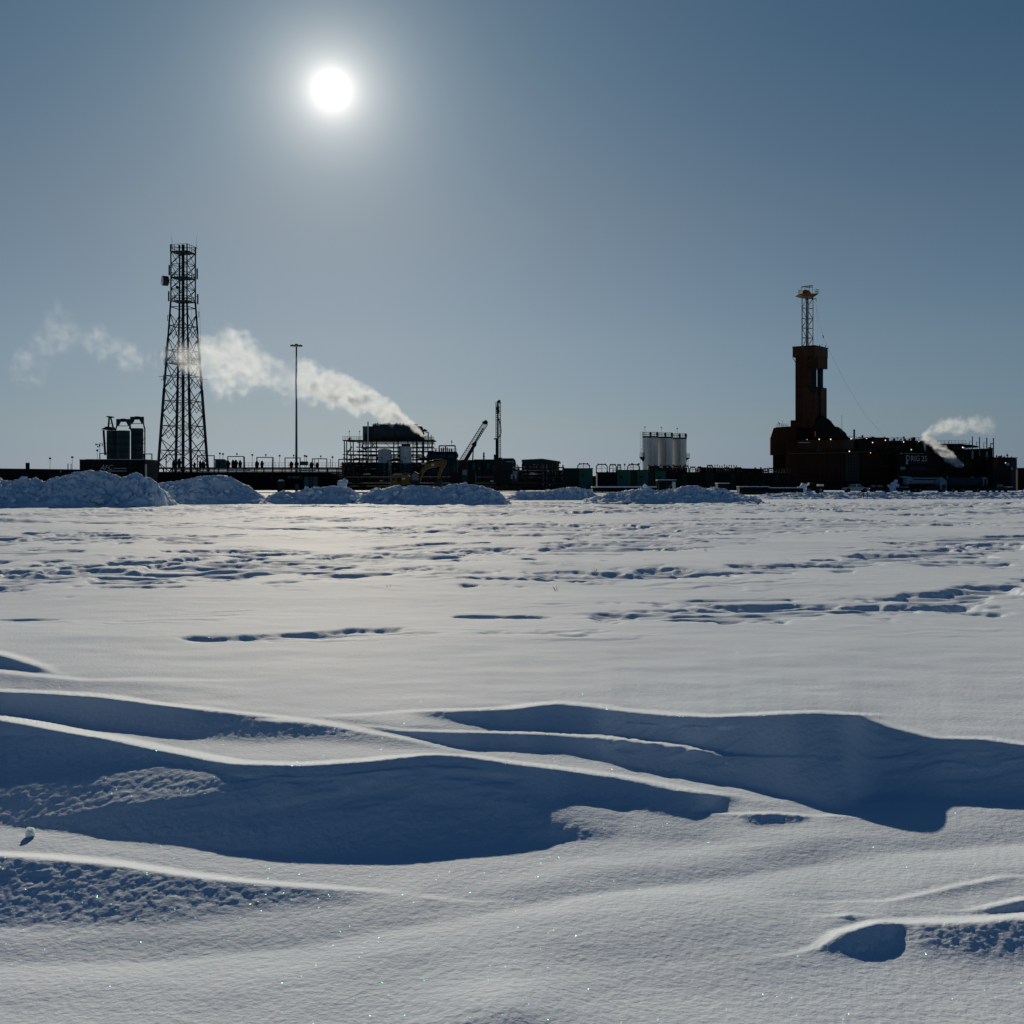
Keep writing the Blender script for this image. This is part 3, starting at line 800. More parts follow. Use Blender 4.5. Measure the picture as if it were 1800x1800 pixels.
# ------------------------------------------------------------------ far left: low module, AFC building, dark silos
t = Thing('long_module', 'low black module running out of the picture past the AFC building', 'module', 20, 215.0)
t.box('wall', 'module_black', -160, 132, 825, 862, 0, 8)
t.slab('roof', 'dark_steel', [(-160, 821.5), (132, 825), (132, 827), (-160, 824)], -0.3, 8.3)
for u in range(-150, 130, 20): t.box('rib', 'black_steel', u, u + 1.2, 826, 862, -0.15, 0.0)
t.box('chimney', 'rig_dark', 37, 42, 813, 824, 2, 2.6)
t.box('window', 'pale_blue_door', 105.5, 108, 825.5, 830.5, -0.08, -0.02)
t.box('door', 'dark_teal', 112, 118, 836, 862, -0.1, -0.02)
t.cyl('vent_pipe', 'black_steel', (119.5, 828), (119.5, 815), 0.8)
t.cyl('vent_pipe', 'black_steel', (125, 830), (125, 815), 0.6)

t = Thing('site_building', 'black site building with white AFC lettering behind the tallest snow pile', 'building', 190, 165.0)
k = t.k
t.add('wall', MB().post([(t.x(140), 0), (t.x(250.5), 1.2), (t.x(250.5), 7.2), (t.x(140), 6.0)], 0, t.z(809.5)), 'module_black')
t.add('end_wall', MB().post([(t.x(128.4), 3.6), (t.x(139.8), 0.02), (t.x(139.8), 5.9), (t.x(128.4), 9.2)], 0, t.z(809.3)), 'teal_paint')
t.add('roof', MB().post([(t.x(128), 3.6), (t.x(140), -0.15), (t.x(251), 1.05), (t.x(251), 7.4), (t.x(128), 9.3)], t.z(809.2), t.z(807.6)), 'dark_steel')
t.add('roof_snow', MB().post([(t.x(150), 0.05), (t.x(250.5), 1.15), (t.x(250.5), 7.2), (t.x(150), 6)], t.z(807.6), t.z(806.9)), 'piled_snow')
for u in range(148, 250, 9):
    d = (u - 140) / 110.5 * 1.2
    t.box('wall_rib', 'module_black', u, u + 0.8, 810, 862, d - 0.10, d + 0.05)
lettering(t, 'lettering', 'A', 'sign_faint' if False else 'sign_white', 174, 826.5, 10, 0.28, 0.35, 8.5)
lettering(t, 'lettering', 'F', 'sign_white', 183, 825.5, 8, 0.38, 0.25, 5.5)
lettering(t, 'lettering', 'C', 'sign_white', 188.5, 825.8, 8.6, 0.44, 0.25, 8.5)
t.slab('stripe', 'sign_white', [(198, 822.6), (221, 823), (220, 824), (197.5, 823.7)], 0.45, 0.50)
t.slab('stripe', 'sign_white', [(187, 827.2), (221.5, 827.4), (221, 828.4), (186.5, 828.4)], 0.35, 0.42)
t.box('corner_post', 'white_tank', 251, 253, 816, 862, 1.0, 1.3)

def small_silo(label, uc, vtop, rpx, Y, frame, dv=0.0):
    t = Thing('storage_silo', label, 'silo', uc, Y, 'dark silos behind the AFC building')
    k = t.k; r = rpx * k; zt = t.z(vtop)
    prof = [(r, 2.2)]
    nb = 7
    for i in range(nb):
        z = 2.2 + (zt - 2.2) * (i + 1) / nb
        prof += [(r, z - 0.12), (r + 0.05, z - 0.06), (r, z)]
    t.add('shell', MB().lathe(prof, n=22), 'dark_teal')
    t.add('hopper', MB().lathe([(0.25, 0.9), (r, 2.2)], n=18), 'dark_steel')
    for a in range(4):
        c, s = math.cos(a * math.pi / 2 + .78) * r * .9, math.sin(a * math.pi / 2 + .78) * r * .9
        t.add('leg', MB().bar((c, s, 0), (c, s, 2.4), 0.14), 'black_steel')
    if frame == 'front':
        a, b = uc - rpx * 1.12, uc + rpx * 1.12
        v0 = vtop - 20.5
        mb = MB()
        g = lambda pts: mb.slab([(t.x(u), t.z(v)) for u, v in pts], -0.15, 0.15)
        g([(a, v0), (b, v0), (b, v0 + 5), (a, v0 + 5)])
        g([(a, v0 + 5), (a + 7.5, v0 + 5), (a + 4, v0 + 11.5), (a, v0 + 11.5)])
        g([(b, v0 + 5), (b - 7.5, v0 + 5), (b - 4, v0 + 11.5), (b, v0 + 11.5)])
        t.add('top_frame', mb, 'dark_teal')
        t.add('hoist', MB().box(t.x(uc - 3.5), t.x(uc + 3.5), -0.3, 0.3, t.z(v0 + 5), t.z(v0 - 0.6)), 'black_steel')
        t.bar('crossbar', 'black_steel', (a, v0 + 12.2), (b, v0 + 12.2), 1.1)
        t.bar('frame_leg', 'dark_teal', (a + .8, v0 + 11), (a - 2.0, vtop + 1), 1.9)
        t.bar('frame_leg', 'dark_teal', (b - .8, v0 + 11), (b + 1.5, vtop + 1), 1.9)
    else:
        t.bar('frame_leg', 'dark_teal', (uc - 6.5, vtop - 24), (uc - 8, vtop - 4), 2.4)
        t.bar('frame_leg', 'dark_teal', (uc - 4.0, vtop - 24), (uc + 0.5, vtop - 5), 2.2)
        t.box('top_frame', 'black_steel', uc - 8, uc - 1.2, vtop - 25, vtop - 23.2, -1.0, 1.0)
        t.bar('crossbar', 'galvanised', (uc - 8, vtop - 12.5), (uc - 1.5, vtop - 13), 0.9)
        t.slab('platform', 'black_steel', [(uc - 18.6, vtop - 2), (uc - 9, vtop - 7), (uc + 1, vtop - 6), (uc + 1.5, vtop - 1), (uc - 10, vtop - 1)], -0.8, 0.8)
        t.cyl('downpipe', 'black_steel', (uc - 16.5, vtop - 1), (uc - 13.5, 800), 1.9)
        for v in (779.5,): t.bar('pipe_clip', 'galvanised', (uc - 17, v), (uc - 8, v), 0.7)
    return t
small_silo('dark silo with a slanting downpipe on its outer side', 198.5, 757, 10.5, 200.0, 'side')
small_silo('dark silo in the middle of three, its frame lower than the next', 217, 757, 11.0, 197.0, 'front')
t = small_silo('dark silo with the tallest top frame, nearest the lattice tower', 241, 753, 10.5, 201.0, 'front')
t.cyl('side_column', 'black_steel', (254.6, 862), (254.6, 752), 1.2, n=6)
for v in (757.5, 779.5, 794): t.bar('side_arm', 'black_steel', (250, v), (254.6, v), 1.0)
t.bar('brace', 'black_steel', (251, 778), (254, 768), 0.5)
lamp(t, 229.5, 794.5, -1.6, 0.8)

t = Thing('loudspeaker_mast', 'thin mast with two black horn loudspeakers beside the dark silos', 'loudspeaker', 175.5, 195.0)
t.cyl('pole', 'dark_steel', (175.5, 862), (175.5, 778), 0.4, n=6)
t.add('horn', MB().xlathe([(1.9 * t.k, 0), (0.7 * t.k, 2.2 * t.k), (0.5 * t.k, 5.5 * t.k)], t.p(168.2, 781.2)), 'black_steel')
t.add('horn', MB().cyl(t.p(179.7, 779), t.p(179.7, 784), 0.4 * t.k, 1.1 * t.k, 10), 'black_steel')
t.bar('arm', 'black_steel', (175, 779.5), (180, 779.3), 0.7)
t.add('speaker', MB().box(t.x(171), t.x(172.8), -.1, .1, t.z(786.5), t.z(784)), 'black_steel')
t.add('speaker', MB().box(t.x(174.2), t.x(175.8), -.15, .15, t.z(785), t.z(781)), 'black_steel')
t = Thing('pipe_portal', 'square black pipe portal standing at the foot of the dark silos', 'pipe portal', 176, 192.0)
t.bar('post', 'black_steel', (175.5, 862), (175.5, 796.5), 1.4); t.bar('post', 'black_steel', (200, 862), (200, 796.5), 1.4)
t.bar('beam', 'black_steel', (175, 797), (200.6, 797), 1.4)

# ------------------------------------------------------------------ lattice communication tower
t = Thing('lattice_tower', 'tall four legged lattice radio tower with a drum dish antenna', 'tower', 322, 300.0)
k = t.k
PHI = math.radians(33.1)
nodes = [862, 813, 771, 727, 684, 639, 595, 552, 530, 509, 489, 466, 444]
def half(v):
    return (21.6 if v <= 530 else 21.6 + (v - 530) * (43.0 - 21.6) / (812.0 - 530.0)) * k
def corner(i, v):
    a = PHI + math.pi / 2 * i
    return Vector((half(v) * math.cos(a), half(v) * math.sin(a), t.z(v)))
for i in range(4):
    mb = MB()
    for a, b in zip(nodes[:-1] + [444], nodes[1:] + [432]):
        w = 0.62 if a > 720 else (0.5 if a > 600 else (0.40 if a > 530 else 0.30))
        mb.cyl(corner(i, a), corner(i, b), w * 0.62, w * 0.62, 8)
    t.add('leg', mb, 'tower_steel')
for a, b in zip(nodes[:-1], nodes[1:]):
    for i in range(4):
        j = (i + 1) % 4
        w = 0.18 if a > 530 else 0.13
        if (a, b) != (552, 530):
            t.add('brace', MB().bar(corner(i, a), corner(j, b), w), 'tower_steel')
            t.add('brace', MB().bar(corner(j, a), corner(i, b), w), 'tower_steel')
        mid = (a + b) / 2
        t.add('strut', MB().bar(corner(i, mid if a > 530 else b), corner(j, mid if a > 530 else b), w), 'tower_steel')
        if a > 560:
            m1 = (corner(i, a) + corner(j, a)) / 2
            t.add('brace', MB().bar(corner(i, mid), m1, 0.11), 'tower_steel')
            t.add('brace', MB().bar(corner(j, mid), m1, 0.11), 'tower_steel')
def platform(v, grow, railh):
    cs = [corner(i, v) * 1.0 for i in range(4)]
    zc = t.z(v)
    poly = [(c.x * grow, c.y * grow) for c in cs]
    pl = t.add('platform', MB().post(poly, zc - 0.18, zc), 'tower_steel')
    mb = MB()
    if railh:
        for i in range(4):
            p, q = poly[i], poly[(i + 1) % 4]
            for f in range(4):
                x, y = p[0] + (q[0] - p[0]) * f / 4, p[1] + (q[1] - p[1]) * f / 4
                mb.bar((x, y, zc), (x, y, zc + railh), 0.09)
            for h in (0.5, 1.0):
                mb.bar((p[0], p[1], zc + railh * h), (q[0], q[1], zc + railh * h), 0.09)
        t.add('railing', mb, 'tower_steel', pl)
platform(444, 1.06, 1.75); platform(489, 1.04, 1.2); platform(530, 1.04, 1.2); platform(639, 0.98, 1.2)
# cable tray and ladder up the middle
t.add('cable_tray', MB().box(-0.30, 0.34, -0.35, 0.15, 0, t.z(433)), 'tower_steel')
t.add('cable_bundle', MB().box(-0.14, 0.16, -0.5, -0.36, 0, t.z(440)), 'cable_black')
ladder(t, 'ladder', 'tower_steel', 317.5, 440, 860, 2.4, 0.3, 3.0)
t.add('cabinet', MB().box(t.x(320), t.x(324), -.5, .4, t.z(437), t.z(430.5)), 'black_steel')
t.add('cabinet', MB().box(t.x(314), t.x(316.5), -.4, .4, t.z(436), t.z(431)), 'black_steel')
for u in (302, 345.5): t.cyl('whip_antenna', 'tower_steel', (u, 437), (u, 415), 0.35, 0.15, n=5)
for u in (302, 345.5): t.bar('antenna_arm', 'tower_steel', (u - 3, 436.5), (u + 3, 436.5), 0.5)
# drum dish
ax = Vector((-0.86, -0.50, 0.0))
dc = Vector(t.p(299, 495.5, -1.0))
dish = t.add('dish_antenna', MB().xlathe([(0.5, 0.0), (1.25, 0.25), (1.29, 0.5), (1.29, 1.75)], dc, 26, ax), 'dark_steel')
t.add('dish_cover', MB().xlathe([(1.27, 1.76), (1.24, 1.80), (0.7, 1.90), (0.05, 1.93)], dc, 26, ax), 'dish_white', dish)
t.bar('dish_arm', 'tower_steel', (299, 493, -1.0), (303, 493, 0), 1.0); t.bar('dish_arm', 'tower_steel', (299, 498, -1.0), (303, 498, 0), 1.0)
for u, v0, v1 in ((297.4, 466, 484), (296.6, 512, 529.5), (346.6, 472, 491), (347.6, 517, 535)):
    pa = t.add('panel_antenna', MB().box(t.x(u) - 0.17, t.x(u) + 0.17, -.12, .12, t.z(v1), t.z(v0)), 'tower_steel')
    s = 1 if u < 322 else -1
    for v in (v0 + 4, v1 - 4): t.add('bracket', MB().bar(t.p(u, v), t.p(u + s * 4.5, v), 0.10), 'tower_steel', pa)
for u, v, s in ((294.5, 559, 1), (349.5, 553, -1), (290.5, 615, 1), (352, 600, -1), (288.5, 636, 1)):
    mb = MB()
    for dv in (-4.8, 4.8): mb.bar(t.p(u, v + dv), t.p(u + s * 3.2, v + dv), 0.10)
    mb.bar(t.p(u, v - 4.8), t.p(u, v + 4.8), 0.12)
    t.add('dipole_antenna', mb, 'tower_steel')
for u0, u1, v in ((279, 289, 662), (354, 365, 667)):
    mb = MB().bar(t.p(u0, v), t.p(u1, v), 0.12)
    e = u1 - 2 if u0 < 322 else u0 + 2
    mb.bar(t.p(e, v - 3.5), t.p(e, v + 7), 0.14); mb.box(t.x(e - 3.5), t.x(e - 2), -.1, .1, t.z(v + 6.5), t.z(v + 4.5))
    t.add('yagi_antenna', mb, 'tower_steel')
t.add('small_dish', MB().ball(t.p(314.5, 507, -1.5), 0.45, 8), 'dark_steel')
for u in (331, 337, 357): t.cyl('cable', 'wire_grey', (u - (6 if u > 350 else 0), 540), (u, 812), 0.22, n=4)

# ------------------------------------------------------------------ high light mast
t = Thing('light_mast', 'single slender high mast with a ring of floodlights', 'light mast', 521, 262.0)
k = t.k
t.add('pole', MB().lathe([(2.4 * k, 0), (2.1 * k, t.z(800)), (1.6 * k, t.z(700)), (1.35 * k, t.z(608))], (0, 0, 0), 14), 'mast_steel')
t.add('crown', MB().lathe([(1.8 * k, t.z(610)), (4.0 * k, t.z(609)), (4.0 * k, t.z(606.6)), (2.4 * k, t.z(604.6))], (0, 0, 0), 14), 'galvanised')
for i in range(8):
    a = i * math.pi / 4 + 0.2
    c, s = math.cos(a), math.sin(a)
    t.add('lamp_arm', MB().bar((c * 3 * k, s * 3 * k, t.z(607.5)), (c * 10 * k, s * 10 * k, t.z(608)), 0.10), 'galvanised')
    lh = t.add('floodlight', MB().lathe([(1.0 * k, -0.13), (2.0 * k, 0.0), (1.4 * k, 0.22), (0.4 * k, 0.3)], (c * 9 * k, s * 9 * k, t.z(608.4)), 10), 'dark_steel')
    t.add('lens', MB().lathe([(0.9 * k, 0), (0.95 * k, 0.02)], (c * 9 * k, s * 9 * k, t.z(608.4) - 0.16), 10), 'lens_sun_glow', lh)  # unlit lens, given a faint glow in place of sun coming through

# ------------------------------------------------------------------ pipe rack with portals and valve stacks
t = Thing('pipe_module', 'long black pipe rack module below the light mast', 'pipe rack', 420, 252.0)
t.box('wall', 'module_black', 256, 640, 829, 862, 3.0, 9)
t.box('deck', 'black_steel', 252, 645, 821.5, 823.5, -1.0, 9)
t.box('lower_deck', 'black_steel', 252, 645, 830, 831, -0.8, 3)
for i, u in enumerate(range(256, 640, 16)):
    t.box('column', 'black_steel', u, u + 1.6, 823.5, 862, -0.7, -0.4)
for v, r, m in ((825.5, .8, 'dark_steel'), (828, .9, 'black_steel'), (833.5, 1.1, 'dark_steel'), (837, .8, 'black_steel'), (840, .8, 'dark_steel'), (845, 1.2, 'black_steel')):
    a = 560 if v > 832 else 300
    t.cyl('pipe', m, (a, v, -0.4), (640, v, -0.4), r, n=8)
t.slab('roof_snow', 'piled_snow', [(398, 828.8), (401, 826), (420, 825.4), (436, 826), (446, 828.8)], -0.9, 1.5)
t.slab('roof_snow', 'piled_snow', [(350, 830), (352, 829), (392, 829.4), (396, 830)], -0.9, 1.0)
t.slab('roof_snow', 'piled_snow', [(524, 827), (530, 825), (551, 825), (555, 827)], -0.9, 0.5)
t.box('door', 'pale_blue_door', 530.5, 555, 837.5, 859, 2.7, 2.95)
t.box('window_strip', 'pale_blue_door', 501, 527, 836.5, 841, 2.7, 2.95)
t.box('wall_panel', 'rig_dark', 497, 560, 833, 836, 2.7, 2.95)
for u in (476, 488): t.box('cabinet', 'blue_tank', u, u + 5, 837, 841.5, -0.9, -0.4)
t.box('hatch', 'pale_blue_door', 515, 521, 851, 860, 2.7, 2.95)
t = Thing('fuel_tank', 'squat dark tank capped with snow beside the pale doors', 'tank', 494, 240.0)
t.add('shell', MB().lathe([(6.5 * t.k, 0), (7 * t.k, t.z(850)), (6 * t.k, t.z(846)), (3 * t.k, t.z(844.5))], n=18), 'olive_paint')
t.add('snow_cap', MB().lathe([(6.0 * t.k, t.z(845.8)), (4.5 * t.k, t.z(844)), (1.5 * t.k, t.z(842.8))], n=18), 'piled_snow')

portals = [(252.5, 267, 798), (292, 320, 799.5), (347, 376.5, 801), (400.5, 428.5, 802.5), (451.5, 479, 804), (501, 527.5, 805), (549, 574.5, 806.5), (595.5, 622, 807.5), (682, 707, 810)]
where = ['beside the dark silos', 'under the far side of the lattice tower', 'at the foot of the tower nearest the light mast', 'with three dark valves, right of the lattice tower', 'second from the light mast on its near side to the tower', 'straddling the foot of the light mast', 'first past the light mast', 'against the corner of the process unit', 'in front of the white process tanks']
for (a, b, v), w in zip(portals, where):
    t = Thing('pipe_portal', 'square black pipe portal ' + w, 'pipe portal', (a + b) / 2, 246.0, 'pipe portals on the rack deck')
    t.bar('post', 'black_steel', (a, 862), (a, v), 1.5); t.bar('post', 'black_steel', (b, 862), (b, v), 1.5)
    t.bar('beam', 'black_steel', (a - .7, v), (b + .7, v), 1.5)
    if a > 340 and a < 590:
        m = (a + b) / 2 + 2
        t.add('lamp_head', MB().box(t.x(m - 1.2), t.x(m + 1.2), -.12, .12, t.z(v - 3.2), t.z(v - 5.8)), 'black_steel')
        t.bar('lamp_stem', 'black_steel', (m, v), (m, v - 4), 0.7)
VAL_AT = ['under the lattice tower', 'by the tower foot', 'by the portal with three valves', 'by the second portal before the light mast', 'by the foot of the light mast', 'by the first portal past the light mast', 'by the process unit corner', 'before the white process tanks', 'behind the excavator boom']
VAL_LOOK = ['shorter and left', 'taller and right', 'low and left', 'middle one', 'right one', 'leftmost', 'second', 'third and broad', 'rightmost', 'broad left', 'slim right', '', 'black', 'broad left', 'slim right', '', 'black', 'left', 'middle', 'right', 'single']
valves = [(305, 809, 5), (315, 806, 6), (342, 812, 4), (352, 810, 5), (357, 810, 5), (401, 809.5, 6), (409.5, 808, 5.5), (414.5, 808, 6), (422, 808.5, 5), (451.5, 810, 6), (460.5, 809.5, 5), (512, 811, 6), (521, 810, 6), (547.5, 812, 6.5), (557.5, 812.5, 5), (604, 813, 5.5), (613, 812, 5.5), (680, 815, 5.5), (690, 816, 5), (700, 814, 5.5), (732, 815, 5)]
for i, (u, v, w) in enumerate(valves):
    red = u in (512, 604)
    near = min(zip([309, 357, 408, 460, 521, 557, 608, 690, 732], VAL_AT), key=lambda q: abs(q[0] - u))[1]
    lab = ('dark red valve stack on the rack deck ' + ('by the light mast' if u == 512 else 'by the process unit')) if red else 'black valve stack ' + VAL_LOOK[i] + ' ' + near
    t = Thing('valve_stack', lab, 'valve', u, 244.0, None if red else 'black valve stacks on the rack deck')
    m = 'valve_red' if red else 'valve_black'
    k = t.k; zb, zt = t.z(823.5), t.z(v)
    t.add('body', MB().lathe([(w * .34 * k, zb), (w * .5 * k, zb + .25 * (zt - zb)), (w * .55 * k, zb + .6 * (zt - zb)), (w * .4 * k, zb + .85 * (zt - zb)), (w * .16 * k, zt)], n=12), m)
    t.add('flange', MB().lathe([(w * .62 * k, 0), (w * .62 * k, .16)], (0, 0, zb + .45 * (zt - zb)), 12), m)
    t.add('hand_wheel', MB().xlathe([(w * .36 * k, -.05), (w * .36 * k, .05)], (w * .55 * k, 0, zb + .62 * (zt - zb)), 10), 'black_steel')
t = Thing('guard_rail', 'thin grey guard rail along the rack deck between the portals', 'railing', 515, 249.0)
rail(t, 'handrail', 'dark_steel', 378, 625, 813.5, 822, 0, 42, 0.4)
t.add('box_on_rail', MB().box(t.x(528), t.x(541), 0, .5, t.z(818), t.z(811)), 'teal_paint')
for u, v in ((560, 805), (430, 803), (481, 804), (553, 806), (360, 803), (581, 807)): t.bar('thin_post', 'dark_steel', (u, 822), (u, v), 0.9)
t = Thing('teal_cabin', 'small teal cabin on the rack deck beside the tower', 'cabin', 388, 250.0)
t.box('wall', 'teal_paint', 378, 397, 809, 823, 0, 2); t.box('roof', 'black_steel', 377, 392, 807, 809, -.2, 2.2); t.box('door', 'dark_teal', 383, 387, 812, 823, -.06, -.01)
GP = 'thin floodlight pole rising behind the pipe rack'
for u, v in ((88, 805.5), (127, 803.5), (171, 791.5)):
    flood_pole(u, v, 180.0 if u < 120 else 168.0, {88: 'thin floodlight pole above the low black module', 127: 'thin floodlight pole at the corner of the AFC building', 171: 'short thin pole below the horn loudspeakers'}[u], None)
for u, v in ((386.5, 797), (392, 798), (443.5, 799.5), (491.5, 801), (535.5, 801.2), (538.8, 802), (584.5, 803.3)):
    flood_pole(u, v, 275.0, 'thin floodlight pole ' + {386.5: 'just right of the lattice tower, taller of a pair', 392: 'just right of the lattice tower, shorter of a pair', 443.5: 'in the gap after the portal with three valves', 491.5: 'in the gap just before the light mast', 535.5: 'just past the light mast, taller of a pair', 538.8: 'just past the light mast, shorter of a pair', 584.5: 'before the corner of the process unit'}[u], 'floodlight poles behind the pipe rack')

# ------------------------------------------------------------------ process unit
t = Thing('process_structure', 'open black steel process frame with decks and stairs under the steam plume', 'steel frame', 685, 270.0)
BS = 'black_steel'
for u in (607, 611, 622.5, 638, 645, 653.5, 663, 692, 700, 727, 733, 753, 760):
    top = 775 if u < 740 else 772
    t.bar('column', BS, (u, 862, -1.5 if u % 2 else 0), (u, top, -1.5 if u % 2 else 0), 1.7)
    if u in (607, 622.5, 653.5, 692, 727, 753): t.bar('column', BS, (u + 3, 862, 6), (u + 3, top, 6), 1.5)
for v, a, b in ((775, 604.5, 764), (779, 630, 764), (786.5, 628, 764), (793.5, 620, 764), (799.5, 604.5, 742), (808, 600, 764)):
    t.box('beam', BS, a, b, v - 0.8, v + 0.8, -1.9, -1.5)
    t.box('beam', BS, a + 2, b - 2, v - 0.6, v + 0.6, 5.5, 5.9)
for (a, b) in (((622, 800), (640, 812)), ((735, 786), (752, 810)), ((742, 798), (730, 812)), ((690, 799), (706, 812)), ((706, 799), (690, 812)), ((655, 775), (663, 793)), ((640, 779), (653, 793)), ((676, 778), (690, 788)), ((700, 778), (690, 788)), ((663, 778), (653, 786))):
    t.bar('brace', BS, (*a, -1.7), (*b, -1.7), 0.8)
t.box('deck', BS, 604.5, 764, 773.6, 774.6, -2.0, 7)
st = t.slab('stair', 'dark_steel', [(611, 799), (613, 799), (622, 786), (620, 785)], -2.4, -2.2)
for i in range(6): t.add('step', MB().box(t.x(611.5 + i * 1.6), t.x(614 + i * 1.6), -2.4, -1.6, t.z(798.6 - i * 2.2), t.z(798.2 - i * 2.2)), BS, st)
rail(t, 'handrail', 'galvanised', 604.8, 640, 767.5, 773.5, -2.0, 9, 0.5)
rail(t, 'handrail', 'dark_steel', 744, 764, 770, 776, -2.0, 6, 0.5)
rail(t, 'handrail', 'dark_steel', 744, 760, 767, 772, 3.0, 5, 0.5)
t.bar('riser_pipe', BS, (752.8, 775, 0), (752.8, 759.5, 0), 1.8); t.bar('riser_pipe', BS, (748, 760, 0), (753.6, 760, 0), 1.4)
t.add('relief_valve', MB().ball(t.p(746.5, 756.5), 2.6 * t.k, 8).box(t.x(744), t.x(751), -.3, .3, t.z(758.5), t.z(756)), BS)
t.cyl('white_riser', 'white_tank', (648.8, 812, -2.0), (648.8, 742, -2.0), 1.2, n=10)
for i in range(46):
    rr = random.Random(900 + i); u = 606 + rr.random() * 152; v = 801 + rr.random() * 9
    if i % 2: t.cyl('pipe', BS, (u, v, 2), (min(u + 8 + rr.random() * 24, 762), v, 2), 0.5 + rr.random() * .5, n=6)
    else: t.bar('pipe_drop', BS, (u, 800, 3), (u, 812 + rr.random() * 8, 3), 0.7 + rr.random() * .6)
t.box('equipment_skid', 'module_black', 600, 768, 812, 862, 4, 10)
for v, r in ((816, .9), (820, 1.1), (826, .9), (832, 1.2), (838, 1.0), (843, 1.3), (849, 1.0)):
    t.cyl('header_pipe', 'dark_steel' if v % 2 else BS, (600, v, -2.2), (688 if v > 820 else 768, v, -2.2), r, n=8)
for u in range(604, 690, 14): t.box('rack_column', BS, u, u + 1.5, 812, 862, -2.9, -2.5)
for a, b, v in ((650, 664, 824.5), (612, 620, 839.5), (626, 640, 834)): t.box('snow_ledge', 'piled_snow', a, b, v - .5, v + .4, -3.2, -2.5)
for u in (614, 632): t.cyl('lamp_stem', 'dark_steel', (u, 774, 0), (u, 758.5, 0), 0.3, n=5); 
for u in (614, 632): t.add('lamp_head', MB().box(t.x(u - .9), t.x(u + .9), -.1, .1, t.z(759), t.z(757.2)), BS)

t = Thing('vapour_drum', 'large dark horizontal drum under the start of the steam plume', 'vessel', 698, 272.0)
k = t.k
ax = Vector((0.93, 0.36, 0.0))
L_ = (738 - 658) * k / 0.93
r = 14.5 * k
t.add('shell', MB().xlathe([(r * .15, -.65), (r * .55, -.5), (r * .85, -.25), (r, 0.0)] + [q for i in range(8) for q in ((r, L_ * (i + .9) / 8), (r * 1.015, L_ * (i + .95) / 8), (r, L_ * (i + 1) / 8))] + [(r * .85, L_ + .25), (r * .5, L_ + .5), (r * .1, L_ + .6)], t.p(658, 762, -1.5), 28, ax), 'grey_tank')
for f in (0.15, 0.5, 0.85):
    c = Vector(t.p(658, 776, -1.5)) + ax * L_ * f
    t.add('saddle', MB().box(c.x - .4, c.x + .4, c.y - 1.6, c.y + 1.6, t.z(774.5) - .05, c.z + .6), BS)
for i in range(26):
    rr = random.Random(400 + i); f = i / 26.0
    c = Vector(t.p(658, 748, -1.5)) + ax * (L_ * f * .95 + .1)
    h = .25 + rr.random() * .45
    t.add('nozzle', MB().cyl((c.x, c.y, c.z - .2), (c.x, c.y, c.z + h), .12 + rr.random() * .12, n=8), BS)
t.add('walkway', MB().bar(Vector(t.p(656, 747.5, -1.5)), Vector(t.p(656, 747.5, -1.5)) + ax * L_ * .7, .18, .9), BS)
t = Thing('equipment_house', 'small teal equipment house at the end of the dark drum', 'cabin', 648, 271.0)
t.box('wall', 'teal_paint', 638.8, 646.5, 751, 773.5, -1.2, 3.5); t.box('side_wall', 'dark_teal', 646.5, 657.5, 751, 773.5, -1.0, 3.5)
t.box('roof', 'dark_teal', 638, 658, 749.8, 751, -1.4, 3.7); t.box('door', 'black_steel', 642.5, 645.5, 763, 773.4, -1.26, -1.2)
t = Thing('exhaust_stack', 'slim dark stack where the steam plume starts', 'stack', 743.8, 266.0)
t.add('pipe', MB().lathe([(2.4 * t.k, 0), (2.2 * t.k, t.z(800)), (2.0 * t.k, t.z(767)), (2.5 * t.k, t.z(766.8)), (2.5 * t.k, t.z(765.5))], n=14), 'grey_tank')
t.add('stay', MB().bar((0, 0, t.z(790)), (t.k * 9, 0, t.z(790)), .12), BS)

def ribbed_tank(name, label, cat, uc, rpx, vtop, Y, m, n=28, ribs=10, group=None, zb=0.0):
    t = Thing(name, label, cat, uc, Y, group)
    r = rpx * t.k; zt = t.z(vtop); prof = [(r, zb)]
    for i in range(ribs):
        z0 = zb + (zt - zb) * i / ribs; z1 = zb + (zt - zb) * (i + 1) / ribs
        prof += [(r, z1 - .10), (r + .045, z1 - .05), (r, z1)]
    prof += [(r * .98, zt + .05), (r * .5, zt + r * .14), (0.05, zt + r * .2)]
    t.add('shell', MB().lathe(prof, n=n), m)
    return t
t = ribbed_tank('process_tank', 'white ribbed process tank, broader of the two inside the steel frame', 'tank', 676.3, 11.7, 791, 262.0, 'white_tank', ribs=14)
for i in range(9): t.bar('stave', 'galvanised', (666 + i * 2.6, 862, -math.sqrt(max(11.7 ** 2 - (666 + i * 2.6 - 676.3) ** 2, 0)) * t.k - .02), (666 + i * 2.6, 791, -math.sqrt(max(11.7 ** 2 - (666 + i * 2.6 - 676.3) ** 2, 0)) * t.k - .02), 0.25)
t.add('valve', MB().ball(t.p(671.5, 804.5, -11.9 * t.k), .14, 6), BS)
t.box('skirt', 'dark_teal', 664, 684, 814, 862, -11.8 * t.k, 0)
t = ribbed_tank('process_tank', 'white ribbed process tank, taller and narrower, nearer the excavator boom', 'tank', 713.5, 9.8, 786, 262.0, 'white_tank', ribs=16)
t.add('valve', MB().ball(t.p(713, 806, -10 * t.k), .14, 6), BS)
t.cyl('side_pipe', 'dark_teal', (703.5, 862), (703.5, 784), 2.2); t.box('skirt', 'dark_teal', 703, 724, 814.5, 862, -9.9 * t.k, 0)
t.add('top_gear', MB().box(t.x(706), t.x(721), -.5, .5, t.z(785), t.z(780)).cyl(t.p(717, 785), t.p(717, 776), .12), BS)

